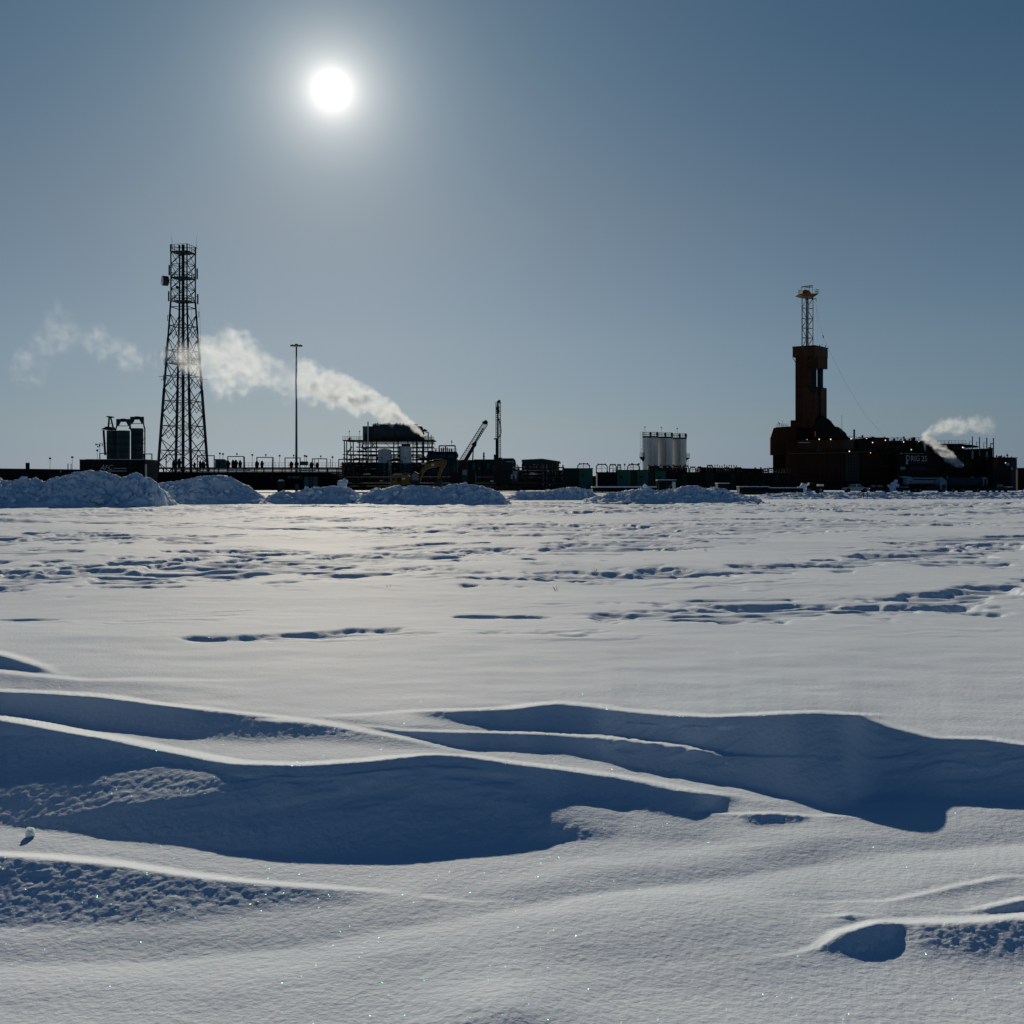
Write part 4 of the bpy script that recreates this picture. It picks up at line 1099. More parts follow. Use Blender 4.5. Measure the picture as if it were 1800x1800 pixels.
t = Thing('separator_vessel', 'horizontal dark blue vessel with pipework on top, left of the leaning mast', 'vessel', 778, 262.0)
k = t.k; r = 6.2 * k
t.add('shell', MB().xlathe([(r * .2, -.5), (r * .8, -.25), (r, 0), (r, 48 * k), (r * .8, 48 * k + .25), (r * .2, 48 * k + .5)], t.p(754, 801), 18), 'blue_tank')
t.box('skid', 'dark_teal', 750, 804, 807, 862, -.6, 3)
t.box('deck', BS, 752, 803, 794, 795.2, -1.2, 1.5)
for u in (756, 772, 786, 801): t.bar('post', BS, (u, 808, -.9), (u, 794, -.9), 1.0)
t.cyl('loop_pipe', 'grey_tank', (772, 783.5), (800, 783.5), 1.2); t.cyl('loop_pipe', 'grey_tank', (772, 783), (772, 795), 1.1); t.cyl('loop_pipe', 'grey_tank', (800, 783), (800, 795), 1.1)
for u, v, m in ((776, 787, 'olive_paint'), (779.5, 786, 'olive_paint'), (783, 784, 'yellow_paint'), (786, 786, 'olive_paint'), (790, 788, 'valve_red'), (794, 788, BS), (766, 789, BS), (760, 790, 'valve_red')):
    t.add('valve', MB().lathe([(1.0 * k, t.z(795)), (1.3 * k, t.z(v + 3)), (.7 * k, t.z(v))], (t.x(u), 0, 0), 10), m)
rail(t, 'handrail', 'dark_steel', 764, 803, 789, 794, -1.2, 8, 0.4)
t.cyl('flag_pole', 'dark_steel', (793.5, 784), (793.5, 773), 0.3, n=5); t.box('flag', 'dark_steel', 793.6, 795, 774.5, 779, -.02, .02)
for i in range(10): t.cyl('drain_pipe', 'grey_tank' if i % 2 else 'dark_teal', (752 + i * 5.2, 808, -.9), (752 + i * 5.2, 850, -.9), .6 + .2 * (i % 3), n=6)

# ------------------------------------------------------------------ excavator
t = Thing('excavator', 'yellow excavator with its boom raised behind the snow pile', 'excavator', 735, 185.0)
k = t.k; Y_ = 'excavator_yellow'
t.slab('counterweight', Y_, [(688, 852), (688, 838), (690, 834.5), (698, 834), (698, 852)], -1.3, 1.3)
bd = t.slab('engine_house', Y_, [(698, 852), (698, 834), (718, 834.5), (721, 838), (722, 852)], -1.25, 1.25)
t.box('grille', 'rubber', 691, 695.5, 840, 845, -1.34, -1.28); t.box('decal', 'sign_white', 708, 713, 840, 843, -1.29, -1.26, bd); t.box('vent', 'rubber', 700, 706, 840, 848, -1.29, -1.26, bd)
t.box('roof_rail', 'galvanised', 694, 727, 832.3, 832.9, -1.2, -1.1); t.box('hood_snow', 'piled_snow', 693, 706, 833.2, 834.2, -1.1, 0.6)
cb = t.slab('cab', 'dark_steel', [(722.5, 850), (722.5, 833), (729, 829), (737, 833), (740, 845), (738, 851)], -1.2, 0.3)
t.slab('window', 'window_glass', [(725, 844), (725, 834), (729, 831.5), (735.5, 834.5), (737.5, 844)], -1.24, -1.21, cb)
boom = [(733, 847), (734.5, 838), (742, 822.5), (749, 816), (760, 813), (778, 808.5), (784, 808.5), (785, 814), (770, 820), (753, 824), (748, 826), (741, 838), (739, 848)]
t.slab('boom', Y_, boom, -0.35, 0.35)
t.box('decal', 'sign_white', 758.5, 763.5, 815, 819.5, -.38, -.355)
t.slab('stick', Y_, [(778, 809), (785, 808), (784.5, 816), (776, 830), (772, 846), (768.5, 846), (770, 832), (775, 818)], -0.28, 0.28)
t.slab('bucket', 'dark_steel', [(767, 844), (775, 842), (778, 850), (774, 857), (766, 858), (763, 851)], -0.6, 0.6)
t.cyl('hydraulic_ram', 'galvanised', (741.5, 832, -.45), (745.5, 822, -.45), .5); t.cyl('hydraulic_ram', BS, (737, 842, -.45), (741.5, 832, -.45), .9)
t.cyl('hydraulic_ram', 'grey_tank', (750, 812.5), (768, 807.5), .9); t.cyl('hydraulic_ram', 'galvanised', (768, 807.5), (780, 806.8), .6)
t.box('snow_on_boom', 'piled_snow', 741, 748, 814.8, 815.8, -.3, .3)
for s in (-1.45, 0.85):
    tr = t.slab('track', 'rubber', [(690, 860), (688, 857), (690, 853.5), (732, 853.5), (735, 857), (732, 862.5), (693, 862.5)], s, s + .6)
    for u in (692, 702, 712, 722, 731): t.add('track_wheel', MB().cyl(t.p(u, 858.5, s - .03), t.p(u, 858.5, s + .63), 2.6 * k, n=12), 'dark_steel', tr)

# ------------------------------------------------------------------ drill rigs
def lattice(t, a, b, wpx, n, d=.35, m=BS, chord=0.9, lace=0.5):
    ax, az = a; bx, bz = b
    l = math.hypot(bx - ax, bz - az); nx, nz = -(bz - az) / l * wpx / 2, (bx - ax) / l * wpx / 2
    pt = lambda f, s, dd: t.p(ax + (bx - ax) * f + nx * s, az + (bz - az) * f + nz * s, dd)
    for s in (-1, 1):
        for dd in (-d, d): t.add('chord', MB().bar(pt(0, s, dd), pt(1, s, dd), chord * t.k), m)
    for i in range(n):
        f0, f1 = i / n, (i + 1) / n; s = 1 if i % 2 else -1
        t.add('lacing', MB().bar(pt(f0, s, -d), pt(f1, -s, -d), lace * t.k).bar(pt(f0, -s, d), pt(f1, s, d), lace * t.k).bar(pt(f1, -1, -d), pt(f1, 1, -d), lace * t.k), m)
def drill_body(t, u0, u1, vt, cabu, facing=1):
    t.box('engine_house', 'module_black', u0, u1, vt, 853, -1.1, 1.1)
    t.box('cab', 'dark_steel', cabu, cabu + 11, vt - 6, 850, -1.3, -.1); t.box('window', 'window_glass', cabu + 1.5, cabu + 9.5, vt - 4, vt + 5, -1.34, -1.3)
    for s in (-1.4, .8):
        tr = t.slab('track', 'rubber', [(u0 - 2, 860), (u0 - 4, 857), (u0 - 1, 853), (u1 + 3, 853), (u1 + 5, 857), (u1 + 2, 863), (u0 + 1, 863)], s, s + .6)
        for i in range(5): t.add('track_wheel', MB().cyl(t.p(u0 + (u1 - u0) * i / 4, 858, s - .03), t.p(u0 + (u1 - u0) * i / 4, 858, s + .63), 2.6 * t.k, n=10), 'dark_steel', tr)
t = Thing('drill_rig', 'black track drill rig with its lattice mast leaning over', 'drill rig', 820, 180.0)
lattice(t, (812, 810), (853.5, 744), 8.5, 20)
t.slab('mast_head', BS, [(847, 742), (852, 739.5), (854.5, 738), (857.8, 742), (856.5, 746), (851, 746)], -.5, .5)
t.bar('feed_beam', BS, (811, 818), (850, 752), 2.2); t.bar('feed_beam', BS, (816, 816), (836, 780), 4.0)
t.slab('rotary_head', BS, [(829, 781), (835, 776), (838, 778), (837, 784), (832, 787)], -.5, .5)
t.slab('mast_foot', BS, [(808, 812), (818, 806), (822, 812), (816, 840), (806, 840)], -.6, .6)
t.cyl('lift_ram', BS, (829, 830), (832, 790), 1.0); drill_body(t, 792, 836, 830, 812)
t = Thing('drill_rig', 'black track drill rig with its mast standing upright', 'drill rig', 880, 176.0)
lattice(t, (875.8, 808), (875.8, 707), 8.4, 30)
t.bar('feed_beam', BS, (875, 846), (875, 705), 2.6); t.bar('guide', BS, (872.8, 846), (872.8, 770), 2.4)
t.slab('mast_head', BS, [(874.5, 708), (875, 704.5), (877.5, 703), (879.8, 704), (880, 708)], -.5, .5)
t.slab('rotary_head', BS, [(872, 716), (877, 714), (878, 726), (873, 727)], -.5, .5); t.box('bracket', BS, 868, 873, 770.5, 772.5, -.3, .3)
t.add('hose', MB().tube([t.p(*q, -.4) for q in ((877, 736), (879, 745), (880.6, 756), (880.5, 762), (878, 768), (874, 771))], .09, 6), 'cable_black')
t.slab('mast_foot', BS, [(869, 806), (882, 804), (884, 830), (880, 848), (868, 848)], -.7, .7); t.box('hose_reel', BS, 868, 872, 799, 812, -.5, .5)
drill_body(t, 872, 912, 832, 900)
t.box('tool_box', 'olive_paint', 883, 893, 852, 855, -1.6, -1.2)
for u in (898, 905): t.box('cab_glass', 'pale_blue_door', u, u + 3, 834, 842, -1.38, -1.35)

# ------------------------------------------------------------------ buildings behind
t = Thing('process_hall', 'long dark teal hall between the two drill masts', 'building', 825, 295.0)
t.box('wall', 'dark_teal', 768, 872, 811, 862, 0, 12)
t.slab('roof', 'dark_steel', [(766, 811), (776, 808.5), (810, 808.5), (874, 808), (874, 811)], -.3, 12.3)
t.box('roof_edge', 'white_tank', 833, 874, 807.4, 808.2, -.2, 12); t.cyl('vent_stack', 'grey_tank', (850.3, 812, 1), (850.3, 795, 1), 1.4); t.add('vent_band', MB().lathe([(1.9 * t.k, 0), (1.9 * t.k, .25)], t.p(850.3, 803, 1), 10), BS)
for u in range(776, 868, 12):
    t.box('panel_rib', 'black_steel', u, u + 1.0, 812, 862, -.12, 0)
for u in (782, 806, 830, 856): t.box('window', 'teal_paint', u, u + 7, 814, 824, -.10, -.02)
t.box('door', 'black_steel', 842, 850, 838, 862, -.14, -.02)
for u, v in ((826, 792), (832, 794)): t.cyl('lightning_rod', 'dark_steel', (u, 811, 1), (u, v, 1), .25, n=4)
t = Thing('curved_tank', 'dark tank with a rounded end behind the upright drill mast', 'tank', 893, 285.0)
t.slab('shell', 'dark_teal', [(876, 840), (876, 809), (880, 807), (902, 806), (905.5, 808), (907, 813), (907, 840)], 0, 5)
t.box('rim', 'white_tank', 878, 903, 805.4, 806, .1, 4.5); t.box('pipe', 'sign_white', 890, 904, 811, 812.2, -.3, -.1); t.box('hatch', 'sign_white', 901, 903, 810.5, 814, -.3, -.1); t.box('base', 'module_black', 874, 910, 840, 862, 0, 5)
t = Thing('compressor_house', 'dark teal house with a low gable roof, right of the upright drill mast', 'building', 950, 300.0)
t.slab('wall', 'dark_teal', [(918, 862), (918, 810), (953, 808), (983, 812.5), (983, 862)], 0, 10)
t.slab('roof', 'teal_paint', [(916.5, 810), (917.5, 808), (953, 806.2), (984.5, 811), (984.5, 813), (953, 808)], -.4, 10.4)
for u in (926, 940, 962): t.box('door', 'black_steel', u, u + 6, 830, 862, -.1, -.02)
for u in range(920, 982, 7): t.box('wall_rib', 'black_steel', u, u + .9, 813, 862, -.08, 0)
t = Thing('pipe_manifold', 'black pipe manifold with tall pale risers in front of the gable house', 'pipework', 945, 240.0)
for u, v in ((955, 815), (961.5, 816), (989, 818)): t.cyl('riser', 'mast_steel', (u, 858), (u, v), .7, n=8)
for v in (822, 828, 834, 841, 848): t.cyl('pipe', BS if v % 4 else 'dark_steel', (905, v, .4), (992, v, .4), 1.0 + .3 * (v % 3), n=8)
for u in range(908, 992, 9): t.box('column', BS, u, u + 1.8, 813 + (u % 5), 862, .0, .3)
t.box('back_panel', 'module_black', 884, 992, 826, 862, 2, 3)
for i in range(26):
    rr = random.Random(50 + i); u = 906 + rr.random() * 80; v = 813 + rr.random() * 16
    t.add('valve', MB().ball(t.p(u, v, -.1), (.8 + rr.random()) * t.k, 6), BS if i % 3 else 'dark_teal')
for a, b, v in ((932, 940, 831), (966, 976, 834), (901, 908, 822)): t.box('snow_ledge', 'piled_snow', a, b, v, v + .9, -.4, .2)
for u, v in ((954, 851), (966, 852), (978, 850)): t.add('snow_lump', block_mesh('snow_lump', .16, random.Random(int(u))), 'piled_snow').location = t.p(u, v, -.6)

# denser small gear on the process decks and roofs
def clutter(t, n, u0, u1, vbase, vmin, seed, d=0.0, mats=('black_steel', 'dark_steel', 'dark_teal')):
    rr = random.Random(seed)
    for i in range(n):
        u = rr.uniform(u0, u1); v = vbase - rr.random() ** 1.8 * (vbase - vmin); w = rr.uniform(.5, 1.4); m = mats[rr.randrange(len(mats))]; q = rr.random()
        if q < .35: t.add('stub_pipe', MB().cyl(t.p(u, vbase, d), t.p(u, v, d), w * .6 * t.k, n=6), m)
        elif q < .55: t.add('elbow_pipe', MB().tube([t.p(u, vbase, d), t.p(u, v, d), t.p(min(u + rr.uniform(3, 9), u1), v, d)], w * .5 * t.k, 6), m)
        elif q < .75: t.add('valve', MB().cyl(t.p(u, vbase, d), t.p(u, v, d), .3 * t.k, n=5).ball(t.p(u, v, d), (w + .5) * t.k, 6), m)
        elif q < .9: t.add('junction_box', MB().box(t.x(u - w * 1.4), t.x(u + w * 1.4), d - .3, d + .3, t.z(vbase), t.z(v)), m)
        else: t.add('thin_rod', MB().cyl(t.p(u, vbase, d), t.p(u, v - (vbase - vmin) * .5, d), .2 * t.k, n=4), m)
BYNAME = {}
t = Thing('deck_equipment', 'dark valves and pipework crowded on the process frame decks', 'pipework', 690, 265.0)
for v, a, b, vm in ((774.5, 606, 640, 768), (774.5, 742, 762, 762), (786.5, 630, 664, 778), (786.5, 726, 760, 779), (793.5, 606, 662, 787), (799.5, 690, 705, 790), (808, 602, 664, 800), (808, 725, 765, 799), (815, 600, 768, 806)):
    t.box('deck_plate', BS, a, b, v - .3, v + .5, -.6, .6); clutter(t, int((b - a) / 3.2), a, b, v, vm, int(v + a))
t = Thing('yard_pipework', 'low dark pipework and valves along the ground before the process unit', 'pipework', 850, 232.0)
t.box('skid_beam', BS, 600, 990, 834, 835.5, -.3, .3); clutter(t, 110, 602, 988, 834, 817, 5)
t.box('skid_beam', BS, 600, 990, 846, 847.2, -.5, .1); clutter(t, 90, 602, 988, 846, 836, 6, -.3)
for v, r in ((839, .8), (850, 1.1), (855, .8)): t.cyl('header_pipe', 'dark_steel', (600, v, -.5), (990, v, -.5), r, n=8)
for u in range(604, 990, 16): t.box('support', BS, u, u + 1.4, 834, 863, -.4, -.1)
for a, b, v in ((640, 652, 833), (668, 674, 845), (820, 830, 833.2), (862, 870, 845.2), (930, 944, 833), (700, 712, 849)): t.box('snow_ledge', 'piled_snow', a, b, v, v + .9, -.9, -.3)

# ------------------------------------------------------------------ well houses
def well_house(label, u0, u1, vt, m_side, m_front, front=None, Y=245.0, vent=True, arcs=None, group='well houses in a row'):
    t = Thing('well_house', label, 'well house', (u0 + u1) / 2, Y, None)
    f = front if front else u0
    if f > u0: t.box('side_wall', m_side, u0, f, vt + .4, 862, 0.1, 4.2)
    t.box('wall', m_front, f, u1, vt, 862, 0, 4)
    t.box('roof', 'black_steel', u0 - .6, u1 + .6, vt - 1.2, vt, -.15, 4.2)
    n = max(2, int((u1 - f) / 4))
    for i in range(1, n): t.box('panel_rib', m_front, f + (u1 - f) * i / n - .25, f + (u1 - f) * i / n + .25, vt, 862, -.07, 0)
    if vent:
        t.box('vent', 'black_steel', f + 4, f + 9, vt + 9.5, vt + 13, -.14, -.08)
        t.box('hatch', 'black_steel', u1 - 8, u1 - 4.5, 853, 857, -.12, -.08)
    if arcs:
        for (a, b, va) in arcs:
            mb = MB().tube([t.p(*q, 1.0) for q in ((a, vt), (a, va + 3), (a + (b - a) * .2, va + .6), ((a + b) / 2, va), (b - (b - a) * .2, va + .4), (b, va + 3), (b, vt))], .9 * t.k, 6)
            t.add('pipe_loop', mb, 'black_steel')
            for j in range(3): t.add('valve', MB().ball(t.p(a + (b - a) * (j + .5) / 3, va, 1.0), 1.5 * t.k, 6), 'black_steel')
            t.bar('pipe_brace', 'black_steel', ((a + b) / 2, vt, 1.0), ((a + b) / 2, va, 1.0), .8)
            t.bar('pipe_brace', 'black_steel', (a, (vt + va) / 2, 1.0), (b, (vt + va) / 2 - 1, 1.0), .6)
    return t
well_house('widest bright green well house with a dark side, by the gable house', 991, 1042, 824, 'dark_green', 'green_paint', 1018, arcs=[(1016, 1037, 815)])
well_house('black well house next to the wide green one', 1050, 1084.5, 831, 'module_black', 'module_black', vent=False, arcs=[(1049, 1068, 816), (1072, 1084, 816.5)])
well_house('green well house, second green front from the gable house', 1085, 1108, 827, 'green_paint', 'green_paint', arcs=[(1086, 1092, 817)])
well_house('green well house with an olive dark side, third green front', 1108.5, 1139.5, 827, 'olive_paint', 'green_paint', 1120, arcs=[(1104, 1125, 816.5)])
well_house('green well house below the first white silo', 1140, 1170, 828, 'olive_paint', 'green_paint', 1152, arcs=[(1141, 1155, 820)])
D = 'dark well house right of the green fronts, '
well_house(D + 'below the second white silo', 1170.5, 1199, 831, 'module_black', 'module_black', vent=False, arcs=[(1166, 1180, 819), (1184, 1198, 819)])
well_house(D + 'below the third white silo', 1199.5, 1226, 831, 'dark_green', 'module_black', 1209, vent=False, arcs=[(1202, 1212, 819), (1214, 1224, 821)])
well_house(D + 'just past the white silos', 1226.5, 1256, 831, 'module_black', 'dark_green', 1240, vent=False, arcs=[(1228, 1234, 821), (1244, 1254, 818)])
well_house(D + 'second past the white silos', 1256.5, 1285, 831, 'module_black', 'module_black', vent=False, arcs=[(1262, 1270, 824), (1274, 1284, 822)])
well_house(D + 'with the flat roof box', 1285.5, 1313, 831, 'dark_green', 'module_black', 1292, vent=False, arcs=[(1292, 1306, 822)])
well_house(D + 'under the long flat roof', 1313.5, 1341, 831, 'module_black', 'module_black', vent=False)
well_house(D + 'next to last before the rig', 1341.5, 1365, 832, 'dark_green', 'module_black', 1345, vent=False, arcs=[(1344, 1352, 824), (1353, 1362, 823)])
well_house(D + 'last before the rig', 1365.5, 1388, 833, 'dark_green', 'module_black', 1369, vent=False, arcs=[(1367, 1373, 825), (1376, 1383, 826)])
t = Thing('roof_module', 'long flat dark box roof behind the last well houses', 'module', 1300, 262.0)
t.slab('wall', 'module_black', [(1230, 862), (1230, 821), (1342, 824), (1342, 862)], 0, 5); t.box('vent_cap', 'black_steel', 1328, 1331, 821.5, 824, 1, 1.4); t.box('vent_cap', 'black_steel', 1338, 1340.5, 821.2, 824, 1, 1.4)
for i in range(13):
    rr = random.Random(i); u = 1244 + i * 4.2
    t.add('pipe_stub', MB().cyl(t.p(u, 824), t.p(u, 816 + rr.random() * 5), .5 * t.k).ball(t.p(u, 817 + rr.random() * 3), 1.2 * t.k, 6), 'olive_paint' if i < 5 else 'black_steel')
for i in range(7): t.cyl('pipe', 'black_steel', (1250 + i * 14, 829 + i % 3, -.8), (1264 + i * 14, 829 + i % 2, -.8), .9, n=6)
t = Thing('deck_rail', 'thin dark pipe railing on the roofs beside the rig', 'railing', 1366, 243.0)
rail(t, 'handrail', 'black_steel', 1341, 1389, 824, 831.5, 0, 10, .7)
t = Thing('sled_deck', 'long low snow covered flat sled in front of the green well houses', 'sled', 1090, 200.0)
t.box('deck', 'black_steel', 1042, 1160, 857, 865, 0, 3); t.box('deck_snow', 'piled_snow', 1041, 1162, 854.8, 857, -.1, 3.1)
for u in range(1046, 1158, 12): t.box('stake', 'dark_steel', u, u + 1.2, 857, 866, -.12, 0)
t = Thing('portable_shelter', 'small open sided shelter with a snowy roof in front of the dark well houses', 'shelter', 1174, 190.0)
for u in (1157, 1172, 1188): t.box('post', 'dark_steel', u, u + 1.0, 844, 866, 0, .12)
t.box('roof', 'dark_steel', 1155.5, 1189.5, 844, 845.6, -.3, 2.4); t.box('roof_snow', 'piled_snow', 1156, 1189, 843, 844, -.25, 2.3); t.box('side_sheet', 'dish_white', 1182, 1188, 847, 859, .15, .2); t.box('back_sheet', 'module_black', 1157, 1182, 846, 866, 2.0, 2.1)
t.add('ladder_rack', MB().bar(t.p(1174, 861, .3), t.p(1184, 847, .3), .1), 'galvanised')
for i, (a, b, vt) in enumerate(((1262, 1282, 850), (1300, 1352, 856), (1352, 1412, 858))):
    t = Thing('sled_deck', ['short dark sled just left of the long one near the rig', 'flat dark sled behind the lumpy snow ridge, left of the rig', 'flat dark sled under the corner of the rig'][i], 'sled', (a + b) / 2, 195.0)
    t.box('deck', 'black_steel', a, b, vt, 868, 0, 2.5); t.box('deck_snow', 'piled_snow', a - .5, b + .5, vt - 1.2, vt, -.1, 2.6); t.box('runner', 'timber', a + 2, b - 2, 864, 869.5, -.2, 0)

# ------------------------------------------------------------------ white silos
names = ['white ribbed silo with a caged ladder, nearest the green well houses', 'white ribbed silo, middle of the three', 'white ribbed silo nearest the drilling rig']
for i, (uc, rp, vt, dY) in enumerate(((1143.5, 13.4, 769, 330.0), (1169.5, 13.0, 770, 333.0), (1194.5, 12.2, 771.5, 336.0))):
    t = ribbed_tank('storage_silo', names[i], 'silo', uc, rp, vt, dY, 'silo_white', 36, 30, 'white silos')
    k = t.k; r = rp * k
    t.add('roof_ring', MB().lathe([(r * 1.03, t.z(vt + .6)), (r * 1.03, t.z(vt - 2.2))], n=28), 'black_steel')
    mb = MB()
    for q in range(14):
        a = q * 2 * math.pi / 14; mb.bar((r * math.cos(a), r * math.sin(a), t.z(vt - 2)), (r * math.cos(a), r * math.sin(a), t.z(vt - 9)), .08)
    for h in (5.5, 9):
        for q in range(14):
            a, b = q * 2 * math.pi / 14, (q + 1) * 2 * math.pi / 14
            mb.bar((r * math.cos(a), r * math.sin(a), t.z(vt - h)), (r * math.cos(b), r * math.sin(b), t.z(vt - h)), .08)
    t.add('railing', mb, 'galvanised')
    for j, s in enumerate((-.05, .85) if i < 2 else (-.05, .85)):
        hd = t.add('vent_hood', MB().lathe([(1.3 * k, t.z(vt - 3)), (2.3 * k, t.z(vt - 5)), (2.3 * k, t.z(vt - 7)), (1.6 * k, t.z(vt - 9)), (.3 * k, t.z(vt - 10))], (s * r, -.6, 0), 12), 'blue_tank')
        t.add('hood_valve', MB().box(s * r - 1.4 * k, s * r + 1.4 * k, -1.6, -.9, t.z(vt - 2), t.z(vt - 4.5)), 'yellow_paint', hd)
    t.cyl('lamp_pole', 'dark_steel', (uc - 10 + i * 3, vt - 2), (uc - 10 + i * 3, vt - 18), .25, n=5); t.add('lamp_head', MB().box(t.x(uc - 11 + i * 3), t.x(uc - 9 + i * 3), -.15, .15, t.z(vt - 17.5), t.z(vt - 19.3)), 'black_steel')
    for v in range(780, 852, 12): t.add('seam', MB().bar((-r * .1, -r * 1.0 - .03, t.z(v)), (-r * .1, -r - .03, t.z(v + 10)), .08), 'galvanised')
    if i == 0:
        ladder(t, 'ladder', 'galvanised', uc - 16, 759, 815, 4.0, 0, 6.0); ladder(t, 'ladder', 'galvanised', uc - 13.8, 759, 850, 1.6, 0, 3.0)
        b = t.slab('balcony', 'black_steel', [(1124, 803), (1137, 803), (1137, 805), (1132, 807), (1130, 811), (1124.5, 804.5)], -1.2, .4)
        rail(t, 'balcony_rail', 'dark_steel', 1124, 1137, 796.5, 803, -1.2, 5, .6, b)
        t.add('lamp_stem', MB().bar(t.p(1126, 797, -1.2), t.p(1126.5, 788, -1.2), .08), 'dark_steel', b)
    if i == 2:
        b = t.slab('balcony', 'black_steel', [(1206, 804.5), (1211.5, 804.5), (1211.5, 806), (1208, 808), (1206, 810)], -.8, .8)
        rail(t, 'balcony_rail', 'dark_steel', 1206, 1211.5, 797.5, 804.5, -.8, 3, .6, b); ladder(t, 'ladder', 'galvanised', 1209, 806, 850, 2, 0, 3.5)
t = Thing('silo_foot_house', 'dark plant house wrapped round the feet of the white silos', 'module', 1170, 318.0)
t.box('wall', 'dark_teal', 1140, 1160, 819, 862, 0, 4); t.box('wall', 'module_black', 1160, 1208, 822, 862, 0, 4)
for u in (1142, 1150, 1168, 1176, 1186, 1196, 1202): t.cyl('pipe', 'black_steel', (u, 862, -.4), (u, 817 + u % 5, -.4), .9, n=6)
for i in range(16): t.add('valve', MB().ball(t.p(1140 + i * 4.3, 818 + (i * 7) % 5, -.4), 1.5 * t.k, 6), 'black_steel')
for u in (1098, 1111, 1123): flood_pole(u, 816.5 - (u % 3), 290.0, 'short floodlight pole above the green well houses, ' + {1098: 'nearest the drill masts', 1111: 'middle of three', 1123: 'nearest the white silos'}[u], 'floodlight poles above the well houses')

t = Thing('service_duct', 'low black service duct seen through the gap between well houses', 'duct', 1190, 258.0)
t.box('duct', 'module_black', 985, 1395, 838, 862, 0, 2); t.box('duct_cap', 'black_steel', 984, 1396, 836.6, 838, -.15, 2.15)
for u in range(990, 1392, 24): t.box('duct_rib', 'black_steel', u, u + 1.5, 838, 862, -.12, 0)
clutter(t, 60, 986, 1392, 837, 824, 21, .6)

# ------------------------------------------------------------------ drilling rig
RR, RB, RD = 'rig_red', 'rig_brown', 'rig_dark'
t = Thing('drilling_rig', 'huge rust brown drilling rig with an enclosed derrick and lattice mast top', 'drilling rig', 1432, 272.0)
k = t.k
C30, S30 = math.cos(math.radians(30)), math.sin(math.radians(30))
def rbox(u0, u1, u2, near=0.0):
    """footprint of a box turned 30 degrees: edges seen at u0, u1 (near corner), u2"""
    a = (u1 - u0) * k / C30; b = (u2 - u1) * k / S30
    cx, cy_ = t.x(u1), near
    sh = (u1 - 900.0) / F                            # seen from the field the box stands off to one side
    q = [(cx, cy_), (cx + b * S30, cy_ + b * C30), (cx + b * S30 - a * C30, cy_ + b * C30 + a * S30), (cx - a * C30, cy_ + a * S30)]
    return [(x + sh * y, y) for x, y in q]
# enclosed derrick
t.add('derrick_wall', MB().post(rbox(1398, 1419, 1431.5, -1.0), t.z(745), t.z(626)), RR)
t.add('lower_enclosure', MB().post(rbox(1411, 1433, 1453.5, -2.2), t.z(752), t.z(680.5)), RB)
t.add('crown_cabin', MB().post(rbox(1393, 1432, 1455.5, -2.2), t.z(627.5), t.z(610)), RB)
t.add('crown_cabin_drop', MB().post(rbox(1417, 1437.5, 1454.8, -1.9), t.z(647.5), t.z(627.6)), RR)
t.add('cabin_roof', MB().post(rbox(1392.4, 1432, 1456.2, -2.4), t.z(609.9), t.z(608.6)), RD)
t.cyl('service_pipe', 'blue_tank', (1443.5, 682, .6), (1443.5, 646, .6), 4.6, n=14); t.cyl('service_pipe', 'galvanised', (1437.6, 682, .3), (1437.6, 646, .3), .6, n=8)
t.bar('drop_pipe', BS, (1425, 690, -2.6), (1425, 648, -2.6), 8.5)
t.bar('diagonal_chute', 'rig_grey', (1414, 639, -2.6), (1430, 627.5, -2.4), 1.1); t.bar('stay', RD, (1393.5, 629), (1398.5, 637), .8)
for v in (692, 704, 716, 728): t.add('enclosure_seam', MB().post([(x * 1.004, y - .03) for x, y in rbox(1411, 1433, 1453.5, -2.2)], t.z(v + .35), t.z(v)), RD)
for v in (645, 662, 679, 696, 713, 730): t.add('derrick_seam', MB().post([(x * 1.003, y - .03) for x, y in rbox(1398, 1419, 1431.5, -1.0)], t.z(v + .35), t.z(v)), RD)
for v, h in ((700, 6), (713, 4)): t.box('plate', 'rig_grey', 1445.5, 1447, v, v + h, .55, .75)
for u in (1437, 1441, 1451): t.box('enclosure_rib', RD, u, u + .6, 681, 738, -2.2 + (u - 1433) * k * 1.73 - .12, -2.2 + (u - 1433) * k * 1.73 + .2)
for u, v in ((1441, 606), (1445, 604.5), (1451, 607)): t.bar('roof_fitting', BS, (u, 610), (u, v), 1.4 if u != 1445 else .5)
# open mast above
mast = [(1409, -.4), (1415.5, -.9), (1429.5, .3), (1421, 1.4)]
for j, (u, d) in enumerate(mast): t.bar('mast_leg', 'mast_steel' if j != 3 else BS, (u, 612, d), (u, 521, d), 1.7 if j < 2 else 1.3)
lv = [612, 594, 577, 560, 542, 524]
for a, b in zip(lv[:-1], lv[1:]):
    for (i, j) in ((0, 1), (1, 2), (0, 3), (3, 2)):
        (u, d), (w, e) = mast[i], mast[j]
        flip = (lv.index(a) % 2 == 0)
        t.bar('mast_brace', 'mast_steel', ((u if flip else w), a, d if flip else e), ((w if flip else u), b, e if flip else d), .8)
        t.bar('mast_strut', 'mast_steel', (u, b, d), (w, b, e), .8)
t.bar('guide_rail', BS, (1419.8, 612, -.2), (1419.8, 524, -.2), 1.8)
pl = t.slab('crown_platform', 'yellow_paint', [(1400.5, 519.3), (1407, 517.5), (1412, 517.8), (1418, 515.5), (1424, 518), (1430, 517.8), (1436, 517), (1434, 519.5), (1430, 522.5), (1409, 522)], -1.6, 1.6)
t.slab('crown_block', 'yellow_paint', [(1409, 517), (1409, 511.5), (1415, 510), (1421, 511.5), (1424, 516), (1424, 518)], -.8, .8)
rail(t, 'platform_rail', 'dark_steel', 1400.5, 1406, 512, 519, -1.6, 3, .6, pl); rail(t, 'platform_rail', 'dark_steel', 1430, 1436, 511, 517.5, -1.6, 3, .6, pl)
